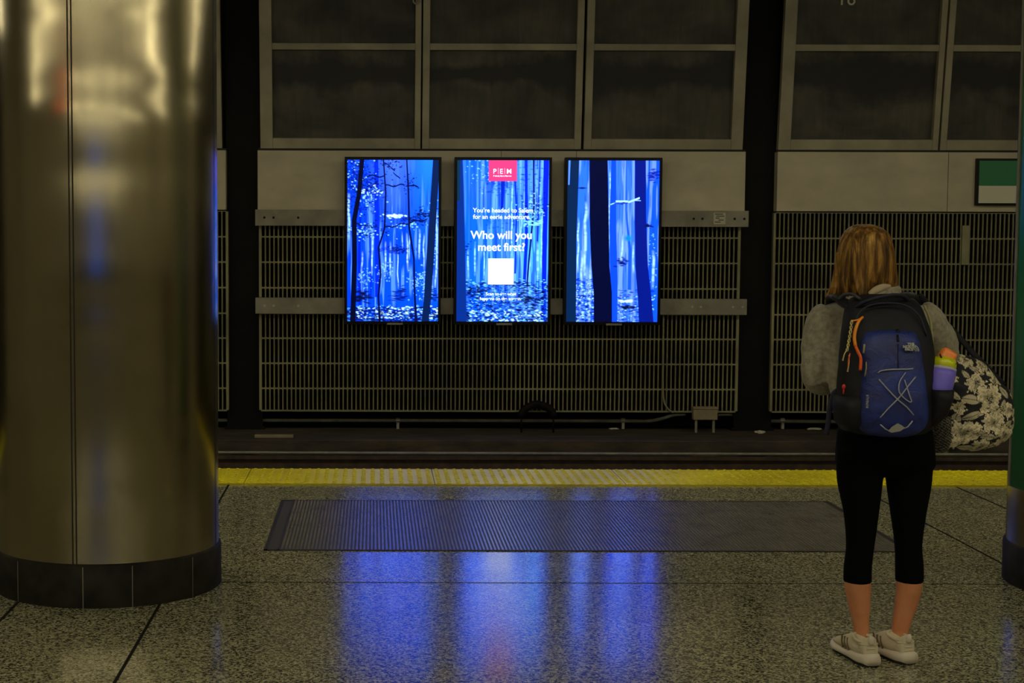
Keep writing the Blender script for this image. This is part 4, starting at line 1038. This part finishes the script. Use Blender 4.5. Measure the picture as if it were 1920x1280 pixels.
tube(bm, [bq(1588, 655, -.15, .002), bq(1583, 664, -.155, .002), bq(1580, 676, -.155, .003)], 6); tube(bm, [bq(1592, 665, -.16, .0018), bq(1592, 680, -.165, .0018), bq(1589, 697, -.165, .003)], 6)
obj('twisted_cord', bm, M['cream_cord'], bp, True, label='cream twisted cord')
bm = NB(); blob(bm, at(1582, 725, YB - .155), .007, .005, .010, 10, 8); tube(bm, [bq(1582, 728, -.155, .003), bq(1581, 738, -.158, .002)], 6); obj('buckle', bm, M['red'], bp, True, label='small red toggle')
# ------------------------------------------------------------------ BOTTLE
Bc = at(1765, 700, YB - .07); ax = (at(1772, 668, YB - .10) - at(1760, 741, YB - .125)).normalized()
bt = thing('water_bottle', 'violet water bottle with lime collar and orange spout in the backpack side pocket', 'bottle', at(1760, 741, YB - .125))
zax = ax; xax = Vector((0, 1, 0)).cross(zax).normalized(); yax = zax.cross(xax)
base = at(1760, 741, YB - .125)
def lathe(prof, mat, name, n=28, ysq=1.0):
    bm = NB(); loft(bm, [[base + zax * h + xax * r * math.cos(2 * PI * i / n) + yax * r * math.sin(2 * PI * i / n) for i in range(n)] for r, h in prof]); return obj(name, bm, mat, bt, True)
pxm = (YB - .07) / F_PX
lathe([(.028, 0), (.038, .006), (.044, .024), (.047, .075), (.0465, .094)], M['bot'], 'bottle_body')
lathe([(.0465, .092), (.0465, .101), (.044, .105)], M['botband'], 'shoulder_band')
lathe([(.0445, .101), (.044, .122), (.038, .136), (.028, .140)], M['botcol'], 'collar')
bm = NB(); mx = Matrix((xax, yax, zax)).transposed().to_4x4(); mx.translation = base
mr = mx @ Matrix.Translation((.004, 0, .142)) @ Matrix.Rotation(.35, 4, 'Y')
box(bm, -.028, .030, -.026, .024, -.022, .030, .014, mx=None)
for v in bm.verts: v.co = mr @ v.co
obj('spout_lid', bm, M['botcap'], bt, True)
bm = NB(); tube(bm, [(*(mr @ Vector((x_, -.030, z_))), .0028) for x_, z_ in ((-.034, -.010), (-.012, -.026), (.014, -.026), (.034, -.010))], 8, k=3)
obj('lid_seal', bm, M['bezel'], bt, True)
# ------------------------------------------------------------------ FLORAL BAG
YG = YP + .10
OUT = [(1775, 664), (1800, 664), (1822, 669), (1842, 680), (1857, 698), (1869, 714), (1885, 726), (1893, 745), (1896, 770), (1895, 792), (1890, 815), (1874, 830), (1842, 842), (1801, 846), (1765, 848), (1744, 846), (1736, 820), (1735, 780), (1738, 730), (1750, 690)]
oc = catmull([OUT[-1]] + OUT + [OUT[0]], 10)[10:]
ow = [at(float(v[0]), float(v[1]), YG) for v in oc]
seg = np.cumsum([0] + [(ow[(i + 1) % len(ow)] - ow[i]).length for i in range(len(ow))])
NA = 260; ol = []
for i in range(NA):
    s_ = seg[-1] * i / NA; j = int(np.searchsorted(seg, s_, 'right') - 1); j = min(j, len(ow) - 1); t_ = (s_ - seg[j]) / max(1e-6, seg[j + 1] - seg[j]); ol.append(ow[j].lerp(ow[(j + 1) % len(ow)], t_))
gc = at(1818, 765, YG); NR = 95; THK = .125
co_ = []; 
def wr(x, z): return .006 * math.sin(x * 38 + z * 21) + .004 * math.sin(x * 80 - z * 55 + 1) + .003 * math.sin(z * 120 + x * 20)
for side in (-1, 1):
    for r_ in range(NR + 1 if side == -1 else NR):
        u = (r_ / NR); 
        if side == -1: u = u
        for i in range(NA):
            p = gc.lerp(ol[i], max(u, .002)); hgt = (1 - min(1, u) ** 3.0) ** .5
            co_.append((p.x, YG + side * (THK * hgt) + (wr(p.x, p.z) * hgt if side == -1 else 0), p.z))
fc = []
def idv(side, r_, i): return (0 if side == -1 else (NR + 1) * NA) + r_ * NA + i % NA
for r_ in range(NR):
    for i in range(NA):
        fc.append((idv(-1, r_, i), idv(-1, r_, i + 1), idv(-1, r_ + 1, i + 1), idv(-1, r_ + 1, i)))
        if r_ < NR - 1: fc.append((idv(1, r_, i), idv(1, r_ + 1, i), idv(1, r_ + 1, i + 1), idv(1, r_, i + 1)))
for i in range(NA): fc.append((idv(1, NR - 1, i), idv(-1, NR, i), idv(-1, NR, i + 1), idv(1, NR - 1, i + 1)))
fc.append([idv(-1, 0, i) for i in range(NA)]); fc.append([idv(1, 0, NA - 1 - i) for i in range(NA)])
me = bpy.data.meshes.new('bag_body'); me.from_pydata(co_, [], fc); me.update()
me.polygons.foreach_set('use_smooth', [True] * len(me.polygons))
# printed flowers (fabric dye): five-petalled blooms, leaves and buds
A_ = np.array(co_); PXs = 1818 + (A_[:, 0] - gc.x) * F_PX / YG; PYs = 765 - (A_[:, 2] - gc.z) * F_PX / YG
colr = np.tile(lin((16, 15, 24)), (len(A_), 1)); rs = np.random.RandomState(5)
FL = [(1808, 714, 21, .3), (1846, 706, 20, 1.0), (1832, 742, 24, .1), (1842, 786, 25, .7), (1874, 764, 18, .5), (1787, 806, 25, .9), (1776, 757, 14, .2), (1796, 674, 15, .4), (1868, 812, 18, .3), (1824, 832, 18, .8), (1760, 700, 16, .3), (1750, 790, 14, .1), (1889, 740, 9, .2), (1893, 786, 12, .6), (1760, 838, 12, 0), (1824, 684, 12, .5)]
LV = [(1797, 742, 19, 9, .15), (1800, 772, 22, 7, -.35), (1858, 758, 7, 17, .15), (1812, 798, 20, 8, .55), (1832, 812, 17, 7, .1), (1836, 676, 17, 7, .4), (1868, 790, 14, 6, -.6), (1851, 830, 22, 6, -.25), (1800, 835, 20, 6, .1), (1862, 730, 14, 6, 1.0), (1880, 800, 13, 6, -.9), (1812, 690, 16, 5, .5), (1772, 780, 9, 14, .2), (1790, 697, 10, 5, .8), (1820, 765, 14, 5, -.6), (1852, 808, 12, 5, -.8), (1768, 735, 12, 6, .7)]
crm = lin((214, 202, 162)); gry = lin((150, 140, 122))
for (cx_, cy_, a_, b_, ro) in LV:
    dx, dy = PXs - cx_, PYs - cy_; u = (dx * math.cos(ro) + dy * math.sin(ro)) / a_; v = (-dx * math.sin(ro) + dy * math.cos(ro)) / b_
    e_ = np.abs(v) + u * u if a_ >= b_ else np.abs(u) + v * v
    edge = (e_ < 1.12) & (e_ >= .98); colr[edge] = lin((12, 11, 16)); ins = e_ < .98
    vein = .5 + .5 * np.sin((u * a_ + np.abs(v) * b_) * 1.4); colr[ins] = (gry + (crm - gry) * (.35 + .5 * vein[ins, None])); colr[ins & (np.abs(v if a_ >= b_ else u) < .07)] = lin((74, 68, 60))
wx_ = 3.0 * np.sin(PYs * .31 + PXs * .12) + 1.6 * np.sin(PYs * .83); wy_ = 3.0 * np.sin(PXs * .29 - PYs * .1) + 1.6 * np.sin(PXs * .9 + 2)
for n_, (cx_, cy_, R1, ro) in enumerate(FL):
    dx, dy = PXs + wx_ - cx_, PYs + wy_ - cy_; k_ = 1.0 + .3 * math.sin(n_ * 2.1); dx, dy = dx * math.cos(ro) + dy * math.sin(ro), (-dx * math.sin(ro) + dy * math.cos(ro)) * k_
    r = np.hypot(dx, dy) / (R1 * 1.02); an = np.arctan2(dy, dx) + ro; np_ = (2.5, 3.0, 2.0)[n_ % 3]
    pet = .70 + .22 * np.abs(np.cos(an * np_ + n_)) ** .7 + .10 * np.sin(an * 3 + n_ * 1.7) + .04 * np.sin(an * 13 + n_)
    edge = (r < pet + .08) & (r >= pet); colr[edge] = lin((12, 10, 16)); ins = r < pet
    sh_ = np.clip(.3 + .8 * r + .28 * np.sin(an * 15 + 5 * r + n_) + .2 * np.sin(r * 17), 0, 1); colr[ins] = (lin((104, 96, 80)) + (lin((232, 218, 176)) - lin((104, 96, 80))) * sh_[ins, None])
    ln = ins & (np.abs(np.cos(an * np_ + n_ + .5 * np.sin(r * 6))) < .07) & (r > .3); colr[ln] = lin((52, 46, 40))
    rc = r + .05 * np.sin(an * 5); colr[rc < .17] = lin((18, 15, 22)); colr[rc < .06] = lin((180, 170, 140))
# small print at the lower left gusset
gus = (PXs < 1766) & (PYs > 775); nn = np.sin(PXs * 1.3) * np.sin(PYs * 1.2 + PXs * .5) > .1
colr[gus] = lin((20, 18, 22)); colr[gus & nn] = lin((130, 122, 100))
ca = me.color_attributes.new('print', 'FLOAT_COLOR', 'POINT'); ca.data.foreach_set('color', np.concatenate([colr, np.ones((len(A_), 1))], 1).ravel())
tm = MT('floral_fabric', rough=.75); an_ = tm.n('ShaderNodeAttribute', attribute_name='print'); tm.color(an_.outputs['Color']); tm.bump(tm.noise(16, 4), .5, .02); me.materials.append(tm.m)
bg = thing('duffel_bag', 'black duffel bag printed with cream flowers hanging beside the woman', 'bag', (gc.x, YG, at(1818, 846, YG).z))
o = bpy.data.objects.new('bag_body', me); COL.objects.link(o); o.parent = bg; o.location = -bg.location
bm = NB()
def gq(px, py, dy, r): v = at(px, py, YG + dy); return (v.x, v.y, v.z, r)
tube(bm, [gq(1882, 722, 0, .012), gq(1850, 690, .0, .014), gq(1826, 664, .0, .012), gq(1800, 634, .04, .012), gq(1768, 600, .02, .012), gq(1732, 562, -.03, .012), gq(1722, 556, -.03, .014), gq(1724, 590, .10, .014), gq(1745, 660, .13, .012)], 8, .4, k=4, up=(0, -1, 0))
obj('carry_strap', bm, M['char'], bg, True)
bm = NB(); tube(bm, [gq(float(v[0]), float(v[1]), -.02, .004) for v in catmull(OUT[2:11], 4)], 6); obj('edge_piping', bm, M['char'], bg, True)
